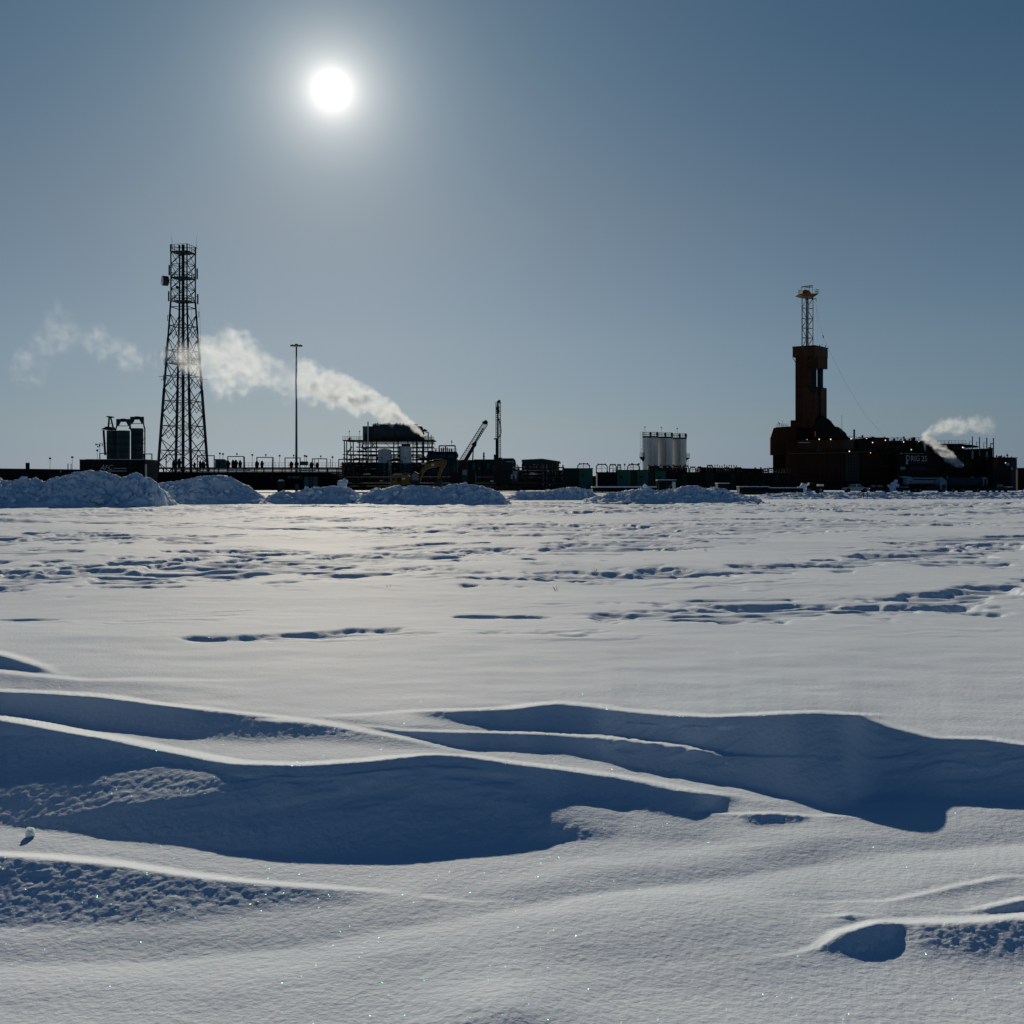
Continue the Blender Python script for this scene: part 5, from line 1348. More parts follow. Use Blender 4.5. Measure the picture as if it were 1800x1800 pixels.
for u in (1409, 1415, 1422.5, 1428.5): t.bar('gin_post', BS, (u, 517), (u, 503.5), .6)
t.bar('gin_beam', 'yellow_paint', (1408.5, 504.5), (1428, 502), 1.6); t.bar('gin_beam', BS, (1417, 505.5), (1429, 504.5), 1.0)
t.bar('crown_hook', BS, (1422, 525), (1435, 525), 1.1); t.bar('crown_hook', BS, (1434.5, 525), (1434.5, 529.5), .9)
t.add('drill_line', MB().tube([t.p(1434, 530), t.p(1440, 565), t.p(1447, 592), t.p(1462, 625), t.p(1490, 680), t.p(1520, 728), t.p(1555, 768)], .02, 4), 'wire_grey')
t.add('drill_line', MB().tube([t.p(1434.5, 531), t.p(1436, 560), t.p(1438, 608)], .018, 4), 'wire_grey')
t.bar('line_clamp', BS, (1446.2, 589), (1447.8, 594), 1.3)
# drill floor body
t.slab('drill_floor', RD, [(1361, 853), (1361, 812), (1361, 752.5), (1368, 750.2), (1383, 749.3), (1395, 749.3), (1434, 746), (1441, 731.5), (1452, 737), (1464, 750), (1480, 762), (1500, 776), (1500, 853)], 1.5, 13, sh=0.30)
fl = t.slab('wind_wall', RR, [(1355.8, 800), (1355.8, 769), (1361, 752.2), (1385, 750), (1402, 751), (1402, 800)], .9, 1.5)
t.slab('wind_wall', RD, [(1367, 814), (1367, 800), (1402, 800), (1402, 814)], 1.0, 1.5); t.slab('wind_wall', RD, [(1372.8, 826), (1372.8, 814), (1402, 814), (1402, 826)], 1.05, 1.5)
t.add('exhaust_elbow', MB().ball(t.p(1373.5, 822, 1.2), 2.2 * k, 8), RD)
t.add('derrick_base', MB().post(rbox(1389.5, 1420, 1436, -1.6), t.z(751), t.z(738.5)), RR)
tp = t.slab('tarpaulin_roof', RD, [(1425, 748), (1441.5, 731.5), (1453, 738.5), (1463, 750.5), (1469, 751.5), (1482, 762), (1486, 772), (1425, 772)], -2.4, 2.0)
t.slab('tarpaulin_roof', RD, [(1470, 757), (1500, 775), (1500, 780), (1470, 780)], -1.0, 3.0)
for u in (1438, 1448, 1458): t.bar('roof_rib', BS, (u, 742 + (u - 1438) * .5, -2.5), (u, 772, -2.5), .6)
rail(t, 'roof_rail', 'galvanised', 1369, 1389, 744.5, 749.5, 2.0, 5, .5); t.bar('beacon_arm', BS, (1368, 742), (1371, 746), 1.2); t.cyl('thin_mast', 'dark_steel', (1379, 750, 2), (1379, 737, 2), .25, n=4)
t.slab('roof_curb', 'olive_paint', [(1361.5, 752.2), (1383, 749.4), (1396, 749.4), (1396, 750.3), (1362, 752.9)], .5, .9)
t.box('front_wall', RR, 1382, 1481.5, 777, 848, -1.6, 1.5)
for u in range(1386, 1480, 8): t.box('wall_rib', RR, u, u + .7, 778, 848, -1.72, -1.6)
t.box('upper_band', RB, 1396, 1481.5, 774, 791, -1.9, -1.6)
t.box('grey_panel', 'rig_grey', 1482, 1505.5, 795, 846, -1.9, 1.5); t.box('grey_panel', 'rig_grey', 1481.5, 1497, 772.5, 792, -1.8, 1.4)
for v in range(799, 846, 6): t.box('panel_seam', RD, 1482, 1505.5, v, v + .4, -1.93, -1.9)
for u in range(1487, 1505, 5): t.box('panel_seam', RD, u, u + .35, 795, 846, -1.94, -1.9)
gb_ = t.slab('walkway', 'yellow_paint', [(1382, 797.2), (1450, 796.2), (1523, 794.0), (1523, 795.2), (1450, 797.6), (1382, 798.6)], -2.6, -1.95)
rail(t, 'walkway_rail', 'olive_paint', 1382, 1522, 789.5, 796, -2.6, 26, .4, gb_)
t.box('yellow_skirt', 'olive_paint', 1393, 1453, 843, 845, -1.9, -1.62); t.box('sub_base', BS, 1376, 1505, 848, 862, -1.2, 12)
t.box('wall_cabinet', 'grey_tank', 1432, 1440, 786, 794.5, -2.1, -1.92); t.box('light_tube', 'orange_light', 1427, 1428.6, 759.5, 768.5, -2.7, -2.55); t.box('ledge_strip', 'dish_white', 1400, 1420, 778, 778.9, -2.0, -1.92)
t.add('satellite_dish', MB().xlathe([(.06, -.25), (2.2 * k, -.18), (3.2 * k, 0), (2.2 * k, .1)], t.p(1472, 757, -2.6), 18, (.5, -.85, 0)), 'grey_tank'); t.cyl('dish_post', BS, (1471, 772, -2.3), (1471.5, 757, -2.3), .7)
t.bar('beacon_arm', BS, (1456, 744, -1), (1459.5, 740.5, -1), 1.2)
t.cyl('whip_mast', 'wire_grey', (1482, 773, 1), (1482, 729, 1), .3, n=5)
for u, v in ((1434.5, 773), (1454.5, 773), (1490, 772), (1487, 794), (1413.5, 773.5)): lamp(t, u, v, -2.75, 1.0 if u != 1413.5 else .5)

# ------------------------------------------------------------------ rig modules to the right
t = Thing('rig_module', 'brown rig module with a lattice vent and lit lamps beside the derrick', 'rig module', 1545, 274.0)
t.box('wall', RR, 1506, 1590, 796, 850, 0, 12); t.slab('upper_wall', RD, [(1500, 796), (1500, 771.5), (1540, 768.5), (1563, 769), (1564, 775.5), (1636, 775.5), (1636, 796)], .6, 12)
t.slab('brown_block', RB, [(1536, 790), (1536, 769.6), (1563.5, 769.6), (1563.5, 790)], .2, .6); t.box('roof_lip', BS, 1563, 1637, 774.6, 775.8, .2, 12.2)
t.box('roof_hatch', BS, 1534, 1540, 767.5, 770, 1, 2); t.box('roof_hatch', BS, 1557, 1559, 767.5, 770, 1, 2)
t.box('grey_strip', 'rig_grey', 1511, 1540, 786, 792.5, .4, .58); t.box('grey_strip', 'rig_grey', 1532, 1544, 780, 786, .4, .58); t.box('dark_duct', BS, 1507, 1532, 774, 787, -.4, .4)
t.cyl('flue', BS, (1500.8, 785, -.3), (1500.8, 755, -.3), 1.5, n=10); t.cyl('flue', 'blue_tank', (1501.2, 784, -.5), (1501.2, 770, -.5), .9, n=8)
for v in (757, 760, 763, 766): t.add('flue_ring', MB().lathe([(1.9 * t.k, 0), (1.9 * t.k, .12)], t.p(1500.8, v, -.3), 10), BS)
rail(t, 'roof_rail', 'black_steel', 1486, 1506, 767, 773, .3, 5, .5)
t.slab('vent_funnel', BS, [(1591, 775.5), (1596.5, 775.5), (1595, 772), (1597, 770.5), (1590.5, 770.5), (1592.5, 772)], 1.2, 1.8)
t.bar('yellow_brace', 'olive_paint', (1550, 816, -.4), (1561, 798, -.4), .9); t.box('pipe_cluster', 'olive_paint', 1560, 1568, 786, 797, -.3, .2); t.box('yellow_tray', 'olive_paint', 1537, 1562, 818.5, 821, -.5, -.1)
t.box('walkway', 'olive_paint', 1506, 1560, 794, 795.2, -.9, -.1)
rail(t, 'walkway_rail', 'olive_paint', 1506, 1560, 788, 794, -.9, 10, .35)
for i in range(14):
    rr = random.Random(i + 70); t.add('fitting', MB().box(t.x(1542 + i * 3.2), t.x(1544 + i * 3.2 + rr.random() * 2), -.3, .2, t.z(792), t.z(781 + rr.random() * 8)), 'olive_paint' if i % 3 else BS)
for u, v in ((1522.5, 770.5), (1533, 778), (1555.5, 774), (1587.5, 777), (1614, 775.8), (1601, 790.5), (1529, 796)): lamp(t, u, v, -.35, .95)
t.slab('snow_ledge', 'piled_snow', [(1580, 797.5), (1584, 796), (1588, 798.8), (1583, 798.8)], -.6, -.1)

t = Thing('sign_module', 'black rig module lettered RIG 25 in white', 'rig module', 1608, 268.0)
t.box('wall', 'module_black', 1576, 1650, 799, 862, 0, 6); t.box('roof', BS, 1575, 1651, 797.6, 799, -.2, 6.2)
lettering(t, 'lettering', 'RIG', 'sign_white', 1601.3, 810.8, 10, -.03, 0, 15.2); lettering(t, 'lettering', '25', 'sign_white', 1619.8, 811, 9.6, -.03, 0, 9.8)
lettering(t, 'logo_letter', 'D', 'sign_white', 1593.2, 810.6, 10.8, -.03, 0, 5.6)
lg = t.slab('logo_derrick', 'sign_white', [(1591.6, 816), (1596.6, 816), (1595.2, 811.2), (1594.8, 807), (1593.9, 807), (1593.4, 811.2)], -.05, -.03)
for v in (801.2, 803.6, 806): t.slab('logo_bar', 'sign_white', [(1591.6, v), (1594.6, v), (1594.6, v + 1.0), (1592.2, v + 1.0)], -.05, -.03)
for u in (1601, 1606, 1610, 1614, 1619, 1624): t.slab('small_mark', 'sign_faint', [(u, 814.6), (u + .5, 812.6), (u + 1.1, 812.6), (u + 2.2, 814.6), (u + 1.5, 814.6), (u + .8, 813.4)], -.05, -.03)
t.box('window', 'pale_blue_door', 1582.5, 1591.5, 820.5, 825.5, -.06, -.01)
for u in (1600, 1606, 1612, 1618, 1623): t.box('window', 'blue_tank', u, u + 4.6, 821, 826, -.06, -.01)
t.box('base_rail', RD, 1578, 1648, 816.4, 818, -.12, -.01)
t.cyl('blue_flue', 'tanker_white', (1625.2, 797, -.4), (1625.2, 777, -.4), 1.7, n=10); t.cyl('blue_flue', 'blue_tank', (1624.8, 797, -.6), (1624.8, 792.5, -.6), 1.5, n=10)

t = Thing('boiler_module', 'dark rig module with a flat snow dusted roof behind the steam puff', 'rig module', 1690, 276.0)
t.box('wall', 'module_black', 1636, 1745, 789, 862, 0, 10); t.slab('roof', BS, [(1643, 780), (1706, 781.8), (1719, 784.5), (1719, 786.5), (1705, 783.6), (1643, 782)], -.4, 9)
t.box('upper_wall', 'module_black', 1650, 1700, 783, 790, 1, 9); t.box('blue_sheet', 'blue_tank', 1678, 1690, 785.5, 789, .9, 1.0); t.box('roof_snow', 'piled_snow', 1646, 1704, 779.6, 780.2, 0, 8)
for i, u in enumerate(range(1640, 1744, 7)): t.box('column', RD if i % 2 else BS, u, u + 1.3, 789, 862, -.25, 0)
for v, m in ((806, RB), (812, 'rig_grey'), (818, RB)):
    for u in (1697, 1710, 1722, 1733): t.box('wall_panel', m if (u + v) % 2 else RD, u, u + 9, v, v + 5, -.12, -.02)
t.box('yellow_plate', 'rig_grey', 1687, 1694.5, 805, 807, -.2, -.05)
t.box('brown_block', RB, 1723, 1741, 795.5, 811, -.1, .0); t.bar('lamp_arm', BS, (1667, 779, 0), (1669.5, 774, 0), .7)
for i, (u, vt, vm) in enumerate(((1707.8, 768.5, 794), (1720.3, 769.5, 796), (1733, 770.5, 795), (1744.7, 771.3, 804))):
    t.cyl('exhaust_pipe', 'mast_steel' if i < 2 else 'tower_steel', (u, vm, -.5), (u, vt, -.5), 1.0, n=8)
    t.cyl('silencer', 'tanker_white', (u, vm + (13 if i != 1 else 6), -.5), (u, vm - 1, -.5), 1.9 if i != 1 else 1.0, n=12)
    t.add('rain_cap', MB().box(t.x(u - 1.3), t.x(u + 1.3), -.65, -.35, t.z(vt), t.z(vt - .7)), BS)
    mb = MB().bar(t.p(u, vt + 8, -.5), t.p(u - 5.5, vt + 8.3, -.5), .07).bar(t.p(u - 5.3, vt + 7, -.5), t.p(u - 5.3, vt + 15, -.5), .1).bar(t.p(u - 4, vt + 20, -.5), t.p(u - 5.3, vt + 12, -.5), .07).bar(t.p(u - 7, vt + 22, -.5), t.p(u - 5.3, vt + 12, -.5), .07)
    t.add('stay_frame', mb, 'dark_steel')
lamp(t, 1691.5, 786.6, -.3, 1.2); t.slab('snow_ledge', 'piled_snow', [(1693, 788), (1695, 786), (1697.5, 788.2), (1696, 791)], -.5, 0)
for u in (1700, 1704.5): t.box('snow_ledge', 'piled_snow', u, u + 2.8, 786.4, 787.6, -.5, .2)
t = Thing('utility_module', 'blue black utility module with two red pipe caps at the row end', 'rig module', 1766, 270.0)
t.box('wall', 'blue_tank', 1752, 1787.5, 805, 862, .5, 6); t.box('side_wall', 'module_black', 1745, 1777, 806, 862, 0, .5); t.box('roof', BS, 1745, 1788, 804, 805.4, -.2, 6.2)
for u in (1755, 1763.5): t.cyl('red_pipe', 'valve_red', (u, 806, 1), (u, 800, 1), 1.1, n=10)
t.box('brown_panel', RB, 1745, 1755, 806, 822, -.1, 0)
for u in (1770, 1773.2): t.bar('antenna', 'wire_grey', (u, 805, 1), (u + (1 if u > 1771 else 0), 794 if u > 1771 else 800, 1), .3)
t.add('air_intake', MB().lathe([(2.6 * t.k, 0), (3.5 * t.k, .3), (3.5 * t.k, .6), (1.2 * t.k, .8)], t.p(1769, 819, -.6), 14), 'tanker_white'); t.cyl('intake_pipe', 'grey_tank', (1772, 812, -.4), (1772, 804, -.4), 1.5, n=8)
t.box('pipe', 'tanker_white', 1787.2, 1788.8, 806, 824, .3, .5); t.add('round_window', MB().cyl(t.p(1780, 823.5, .46), t.p(1780, 823.5, .52), 2.6 * t.k, n=14), 'pale_blue_door')
lamp(t, 1767, 814, -.25, 1.0)
t = Thing('end_module', 'black module cut by the right edge of the picture', 'rig module', 1815, 272.0)
t.box('wall', 'module_black', 1789, 1900, 824, 862, 0, 8); t.box('roof', BS, 1788.5, 1901, 822.4, 824, -.2, 8.2); t.box('door', RD, 1796, 1803, 838, 862, -.08, -.01)
for u in range(1806, 1896, 12): t.box('wall_rib', BS, u, u + 1, 825, 862, -.12, 0)
t = Thing('rig_substructure', 'dark underside and legs of the rig modules above the trucks', 'substructure', 1620, 280.0)
t.box('skirt', 'module_black', 1500, 1790, 845, 863, 0, 8)
for u in range(1510, 1785, 18): t.box('leg', BS, u, u + 3, 845, 863, -.6, 0)

t = Thing('roof_equipment', 'small dark vents, rails and pipework on the rig module roofs', 'pipework', 1620, 270.0)
for v, a, b, vm in ((775, 1566, 1634, 768), (769.5, 1506, 1534, 764), (789, 1722, 1745, 780), (805, 1746, 1786, 799), (799, 1630, 1650, 790), (797, 1508, 1575, 788)):
    t.box('curb', BS, a, b, v - .3, v + .6, -.8, .2); clutter(t, int((b - a) / 4), a, b, v, vm, int(a), -.3)
for a, b, v in ((1566, 1590, 768.5), (1600, 1622, 769), (1650, 1700, 774)): rail(t, 'handrail', 'dark_steel', a, b, v, v + 6, .8, 8, .4)
st = t.slab('stair', BS, [(1640, 862), (1643, 862), (1662, 826), (1659, 826)], -1.2, -1.0)
for i in range(10): t.add('step', MB().box(t.x(1641 + i * 1.9), t.x(1644 + i * 1.9), -1.2, -.4, t.z(860 - i * 3.5), t.z(859.4 - i * 3.5)), 'dark_steel', st)

# ------------------------------------------------------------------ vehicles and people by the rig
def wheel(t, x, y, r, w=.26, m='rubber'):
    wh = t.add('wheel', MB().xlathe([(r * .93, 0), (r, .04), (r, w - .04), (r * .93, w)], (x, y, r), 20, (0, 1, 0)), m)
    t.add('rim', MB().xlathe([(r * .55, -.015), (r * .5, .05)], (x, y, r), 14, (0, 1, 0)), 'galvanised', wh)
    return wh
def pickup(label, u, Y, m, suv=False, rz=0.0, scale=1.0):
    t = Thing('parked_suv' if suv else 'pickup_truck', label, 'car' if suv else 'pickup truck', u, Y)
    t.o.rotation_euler.z = rz
    L_ = 4.9 if suv else 5.8
    a = -L_ / 2
    if suv: prof = [(a, .45), (a, 1.0), (a + .1, 1.1), (L_ / 2 - 1.25, 1.12), (L_ / 2 - .15, .95), (L_ / 2, .75), (L_ / 2, .42)]
    else: prof = [(a, .55), (a, 1.08), (a + 2.0, 1.1), (a + 2.0, 1.15), (L_ / 2 - 1.5, 1.15), (L_ / 2 - .15, 1.02), (L_ / 2, .8), (L_ / 2, .5)]
    t.add('body', MB().slab(prof, -.95, .95), m)
    if suv: g = [(a + .05, 1.1), (a + .35, 1.72), (a + 2.8, 1.74), (a + 3.75, 1.12)]
    else: g = [(a + 1.95, 1.15), (a + 2.1, 1.85), (a + 3.7, 1.88), (a + 4.45, 1.15)]
    cb = t.add('cab', MB().slab(g, -.82, .82), m)
    ins = lambda q, f: [(x + (sum(p[0] for p in q) / 4 - x) * f, z + (sum(p[1] for p in q) / 4 - z) * f) for x, z in q]
    w1 = [g[0], g[1], ((g[1][0] + g[2][0]) / 2 - .05, g[1][1]), ((g[1][0] + g[2][0]) / 2 - .05, g[0][1])]
    w2 = [((g[1][0] + g[2][0]) / 2 + .05, g[0][1]), ((g[1][0] + g[2][0]) / 2 + .05, g[1][1]), g[2], g[3]]
    for w in (w1, w2): t.add('window', MB().slab(ins(w, .22), -.835, -.822), 'window_glass', cb)
    if not suv:
        t.add('cargo_bed', MB().box(a + .1, a + 1.9, -.8, .8, 1.02, 1.115), 'rubber')
        t.add('bed_stripe', MB().box(a, a + 1.95, -.97, -.955, .98, 1.06), m)
    for x in (a + .95, L_ / 2 - 1.05):
        for y in (-.98, .72): wheel(t, x, y, .40)
        t.add('wheel_arch', MB().cyl((x, -.962, .42), (x, -.94, .42), .50, n=16), 'rubber')
    t.add('bumper', MB().box(L_ / 2 - .02, L_ / 2 + .1, -.9, .9, .42, .62), 'dark_steel'); t.add('headlight', MB().box(L_ / 2 - .12, L_ / 2 + .01, -.93, -.6, .78, .95), 'lamp_lit'); t.add('tail_light', MB().box(a - .02, a + .06, -.955, -.8, .8, 1.0), 'valve_red')
    t.add('mirror', MB().box(g[3][0] - .5, g[3][0] - .38, -1.12, -.95, 1.18, 1.38), 'dark_steel', cb)
    return t
pickup('white pickup truck parked side on below the grey rig panel', 1504, 262.0, 'white_paint')
pickup('dark parked car nose to nose with the white pickup', 1545, 266.0, 'dark_teal', True)
pickup('blue grey pickup half hidden at the end of the tank trailer', 1752, 264.0, 'blue_tank', False, math.radians(25))

# loader truck by the snow lump
t = Thing('loader', 'black wheeled loader with a white rear box beside the rig wall', 'loader', 1430, 225.0)
t.slab('body', 'module_black', [(1416, 861), (1416, 854), (1421, 852), (1421, 850), (1431, 849.5), (1432, 856), (1436, 857), (1436, 862)], -1.0, 1.0)
t.slab('cab', 'dark_steel', [(1420, 853), (1421.5, 848.6), (1430, 848.4), (1431, 853)], -.8, .8); t.box('window', 'window_glass', 1422.5, 1428.5, 849.5, 852.4, -.84, -.8)
t.box('rear_box', 'white_paint', 1437.5, 1446, 851, 854.6, -.9, .9); t.box('chassis', 'dark_steel', 1430, 1445, 855, 861, -.8, .8)
for u in (1420, 1440):
    for y in (-1.1, .7): wheel(t, t.x(u), y, .62, .4)
t.slab('bucket', 'dark_steel', [(1413, 864), (1412, 857), (1416, 858), (1417, 865.5)], -1.2, 1.2); t.box('tool_rack', 'rubber', 1424, 1436, 859, 863, -1.12, -1.0)

def tanker(name, label, u0, u1, vt, vb, Y, m, ends):
    t = Thing(name, label, 'tanker', (u0 + u1) / 2, Y)
    k = t.k; r = (vb - vt) / 2 * k; zc = t.z((vt + vb) / 2)
    l = (u1 - u0) * k
    prof = [(r * .2, -.25), (r * .75, -.15), (r, .1)] + [q for i in range(5) for q in ((r, l * (i + .92) / 5), (r * 1.03, l * (i + .96) / 5), (r, l * (i + 1) / 5))] + [(r * .75, l + .2), (r * .2, l + .3)]
    t.add('tank', MB().xlathe(prof, (t.x(u0), 0, zc), 22), m)
    t.add('chassis', MB().box(t.x(u0), t.x(u1), -.45, .45, .75, .95), BS)
    return t
t = tanker('tank_truck', 'pale blue tank truck parked under the rig number sign', 1590, 1650, 839.5, 851, 258.0, 'tanker_white', 0)
k = t.k
t.slab('cab', 'tanker_white', [(1648, 861), (1649, 839.5), (1654, 840), (1660.5, 845), (1661, 861)], -1.15, 1.15); t.box('window', 'rubber', 1653, 1658.8, 852, 858, -1.2, -1.15); t.box('cab_panel', 'pale_blue_door', 1642, 1649, 839.5, 848, -1.0, 1.0)
t.slab('front_hood', 'tanker_white', [(1580, 838), (1588, 837), (1600, 838.5), (1602, 845), (1596, 846), (1594, 852), (1591, 852), (1591, 841)], -1.1, 1.1)
t.bar('hose_tray', BS, (1602, 842.5, -.8), (1644, 843.5, -.8), 1.8); t.box('control_box', 'blue_tank', 1626, 1645, 855, 861.5, -1.1, -.2); t.box('yellow_flap', 'olive_paint', 1646, 1649.5, 853.5, 860, -1.25, -1.1)
for u in (1584, 1606, 1615, 1655):
    for y in (-1.15, .85): wheel(t, t.x(u), y, .52, .3)
ladder(t, 'ladder', 'galvanised', 1645, 839, 850, 2.0, -1.1, 2.5); t.box('side_rail', 'galvanised', 1600, 1646, 848, 848.6, -.95, -.9)
t = tanker('tank_trailer', 'long dark blue tank trailer with a white end ring', 1662, 1728, 840, 855, 260.0, 'blue_tank', 0)
t.add('end_ring', MB().xlathe([(8.2 * t.k, 0), (8.2 * t.k, 1.0)], (t.x(1725), 0, t.z(847)), 22), 'tanker_white')
t.add('end_hatch', MB().box(t.x(1727), t.x(1731), -1.12, -1.04, t.z(857), t.z(842)), 'rubber')
for u in (1665, 1709): t.add('hatch', MB().lathe([(1.4 * t.k, 0), (1.4 * t.k, .25), (.6 * t.k, .35)], t.p(u, 840.2), 10), 'tanker_white')
for u in (1672, 1690, 1716):
    for y in (-1.15, .85): wheel(t, t.x(u), y, .55, .3)
t.box('locker', 'rubber', 1715, 1723, 848, 854, -1.12, -1.0)
t = Thing('flatbed_trailer', 'flat black trailer frame loaded with a lump of snow', 'trailer', 1572, 250.0)
t.box('bed', BS, 1553, 1596, 856.5, 858.5, -1, 1)
for u in (1560, 1590):
    for y in (-1.1, .8): wheel(t, t.x(u), y, .42, .3)
t.box('bed_snow', 'piled_snow', 1580, 1596, 855.8, 856.6, -.9, .9)
t = Thing('snow_mound', 'irregular lump of snow on the flat trailer beside the dark car', 'snow lump', 1572, 246.0)
for i, (u, v, r, q, e) in enumerate(((1564, 855, 4.5, .6, 4), (1570, 851.5, 5.0, .8, 8), (1574, 846.5, 3.2, 1.1, 9), (1568, 858, 6, .5, 11), (1575, 853, 3.5, 1.2, 12))):
    o = t.add('lump', block_mesh('lump', r * t.k, random.Random(e), q), 'piled_snow'); o.location = t.p(u, v, -.1 * i); o.rotation_euler = (.3 * i, .5 - .2 * i, i)
t = Thing('snow_mound', 'rounded snow lump against the black loader', 'snow lump', 1409, 205.0)
t.add('lump', block_mesh('lump', 9 * t.k, random.Random(14), .7), 'piled_snow').location = t.p(1410, 860)
t.add('lump', block_mesh('lump', 6 * t.k, random.Random(15), .7), 'piled_snow').location = t.p(1413, 854)
t.add('lump', block_mesh('lump', 8 * t.k, random.Random(16), .5), 'piled_snow').location = t.p(1400, 863)
t = Thing('pallet_stack', 'small brown pallet stack with snow on top at the row end', 'pallet', 1776, 250.0)
for i in range(4): t.box('board', 'timber', 1767, 1780, 856.5 + i * 1.6, 857.6 + i * 1.6, -.5, .5)
t.box('snow_top', 'piled_snow', 1767, 1778.5, 855.2, 856.4, -.5, .5)

# person in a green jacket: one skinned body
def person(label, u, Y, jacket, legs):
    t = Thing('person', label, 'person', u, Y)
    J = {'pel': (0, 0, .95), 'spi': (0, 0, 1.2), 'che': (0, -.01, 1.38), 'nec': (0, -.01, 1.5), 'hea': (0, -.02, 1.62), 'top': (0, -.02, 1.74),
         'sl': (.19, 0, 1.42), 'el': (.27, .02, 1.14), 'hl': (.25, -.1, .9), 'sr': (-.19, 0, 1.42), 'er': (-.27, .02, 1.14), 'hr': (-.25, -.1, .9),
         'kl': (.12, -.02, .5), 'al': (.13, .03, .08), 'tl': (.14, -.14, .04), 'kr': (-.12, .02, .5), 'ar': (-.13, .05, .08), 'tr': (-.14, -.12, .04)}
    E = [('pel', 'spi'), ('spi', 'che'), ('che', 'nec'), ('nec', 'hea'), ('hea', 'top'), ('che', 'sl'), ('sl', 'el'), ('el', 'hl'), ('che', 'sr'), ('sr', 'er'), ('er', 'hr'), ('pel', 'kl'), ('kl', 'al'), ('al', 'tl'), ('pel', 'kr'), ('kr', 'ar'), ('ar', 'tr')]
    Rr = dict(pel=.17, spi=.17, che=.19, nec=.07, hea=.1, top=.07, sl=.09, el=.065, hl=.05, sr=.09, er=.065, hr=.05, kl=.085, al=.06, tl=.05, kr=.085, ar=.06, tr=.05)
    ks = list(J); me = bpy.data.meshes.new('body'); me.from_pydata([J[q] for q in ks], [(ks.index(a), ks.index(b)) for a, b in E], [])
    ob = bpy.data.objects.new('body', me); COL.objects.link(ob)
    md = ob.modifiers.new('skin', 'SKIN'); sd = ob.modifiers.new('sub', 'SUBSURF'); sd.levels = sd.render_levels = 1
    for i, q in enumerate(ks): me.skin_vertices[0].data[i].radius = (Rr[q], Rr[q] * .8); me.skin_vertices[0].data[i].use_root = q == 'pel'
    dg = bpy.context.evaluated_depsgraph_get(); m2 = bpy.data.meshes.new_from_object(ob.evaluated_get(dg)); bpy.data.objects.remove(ob)
    for m in (jacket, legs, 'skin'): m2.materials.append(MATS[m])
    for p in m2.polygons:
        z = p.center.z; p.use_smooth = True
        p.material_index = 2 if z > 1.5 else (0 if z > .85 else 1)
    b = bpy.data.objects.new('body', m2); COL.objects.link(b); b.parent = t.o
    t.add('hard_hat', MB().lathe([(.16, 1.66), (.13, 1.67), (.125, 1.72), (.09, 1.79), (.02, 1.81)], (0, -.02, 0), 14), 'hard_hat')
    return t
person('person in a bright green jacket standing behind the white pickup bed', 1493.5, 264.0, 'hivis', 'trousers')

# broken barricade in front of the bank
t = Thing('barricade', 'small broken black timber barricade in front of the snow bank', 'barricade', 1515, 121.0)
for a, b, w in (((1517.5, 875.5), (1517.5, 865), 1.3), ((1525, 874), (1525, 864.5), 1.4), ((1508, 873), (1520, 867), 1.0), ((1503, 868), (1512, 868.5), .8), ((1505, 870), (1512, 864), .8), ((1517, 869), (1526, 867), 1.0)):
    t.bar('timber', 'timber', (*a, 0), (*b, .1), w)
t = Thing('marker_stake', 'thin black stake in the bank right of the barricade', 'stake', 1532.5, 124.0)
t.bar('stake', 'timber', (1532.5, 874), (1532.5, 862.5), .5)

# snowball and dry stems in the field
def ground_y(u, v):
    """distance of the drift surface seen at a picture position"""
    kk = int(np.clip(round((rv[0] - v) / 1.8), 0, len(rv) - 1)); jj = int(np.argmin(np.abs(cu - u)))
    return float(Yn[kk, jj]), float(Zn[kk, jj])
gy, gz_ = ground_y(53, 1471)
t = Thing('snowball', 'single small snowball lying on the drift edge', 'snowball', 53, gy, z=gz_)
sb_ = t.add('ball', block_mesh('ball', 8.5 * t.k, random.Random(3), .95), 'clump_snow'); sb_.location = (0, 0, 7 * t.k)
for i, (u, v, lab) in enumerate(((681, 1035, 'tuft of dry grass stems poking out of the snow field'), (978, 1036, 'second small tuft of dry stems, right of the first'), (1045, 1003, 'tiny dark tuft above the long scoured streak'), (1240, 968, 'tiny tuft of stems far out on the right half of the field'))):
    Yg_ = H * F / (v - HZ)
    t = Thing('grass_tuft', lab, 'grass tuft', u, Yg_)
    rr = random.Random(i)
    for j in range(6):
        a = rr.uniform(-1, 1)
        t.add('stem', MB().bar((a * .02, rr.uniform(-.02, .02), -.02), (a * .06, rr.uniform(-.04, .04), rr.uniform(.015, .07)), .004), 'dry_twig')

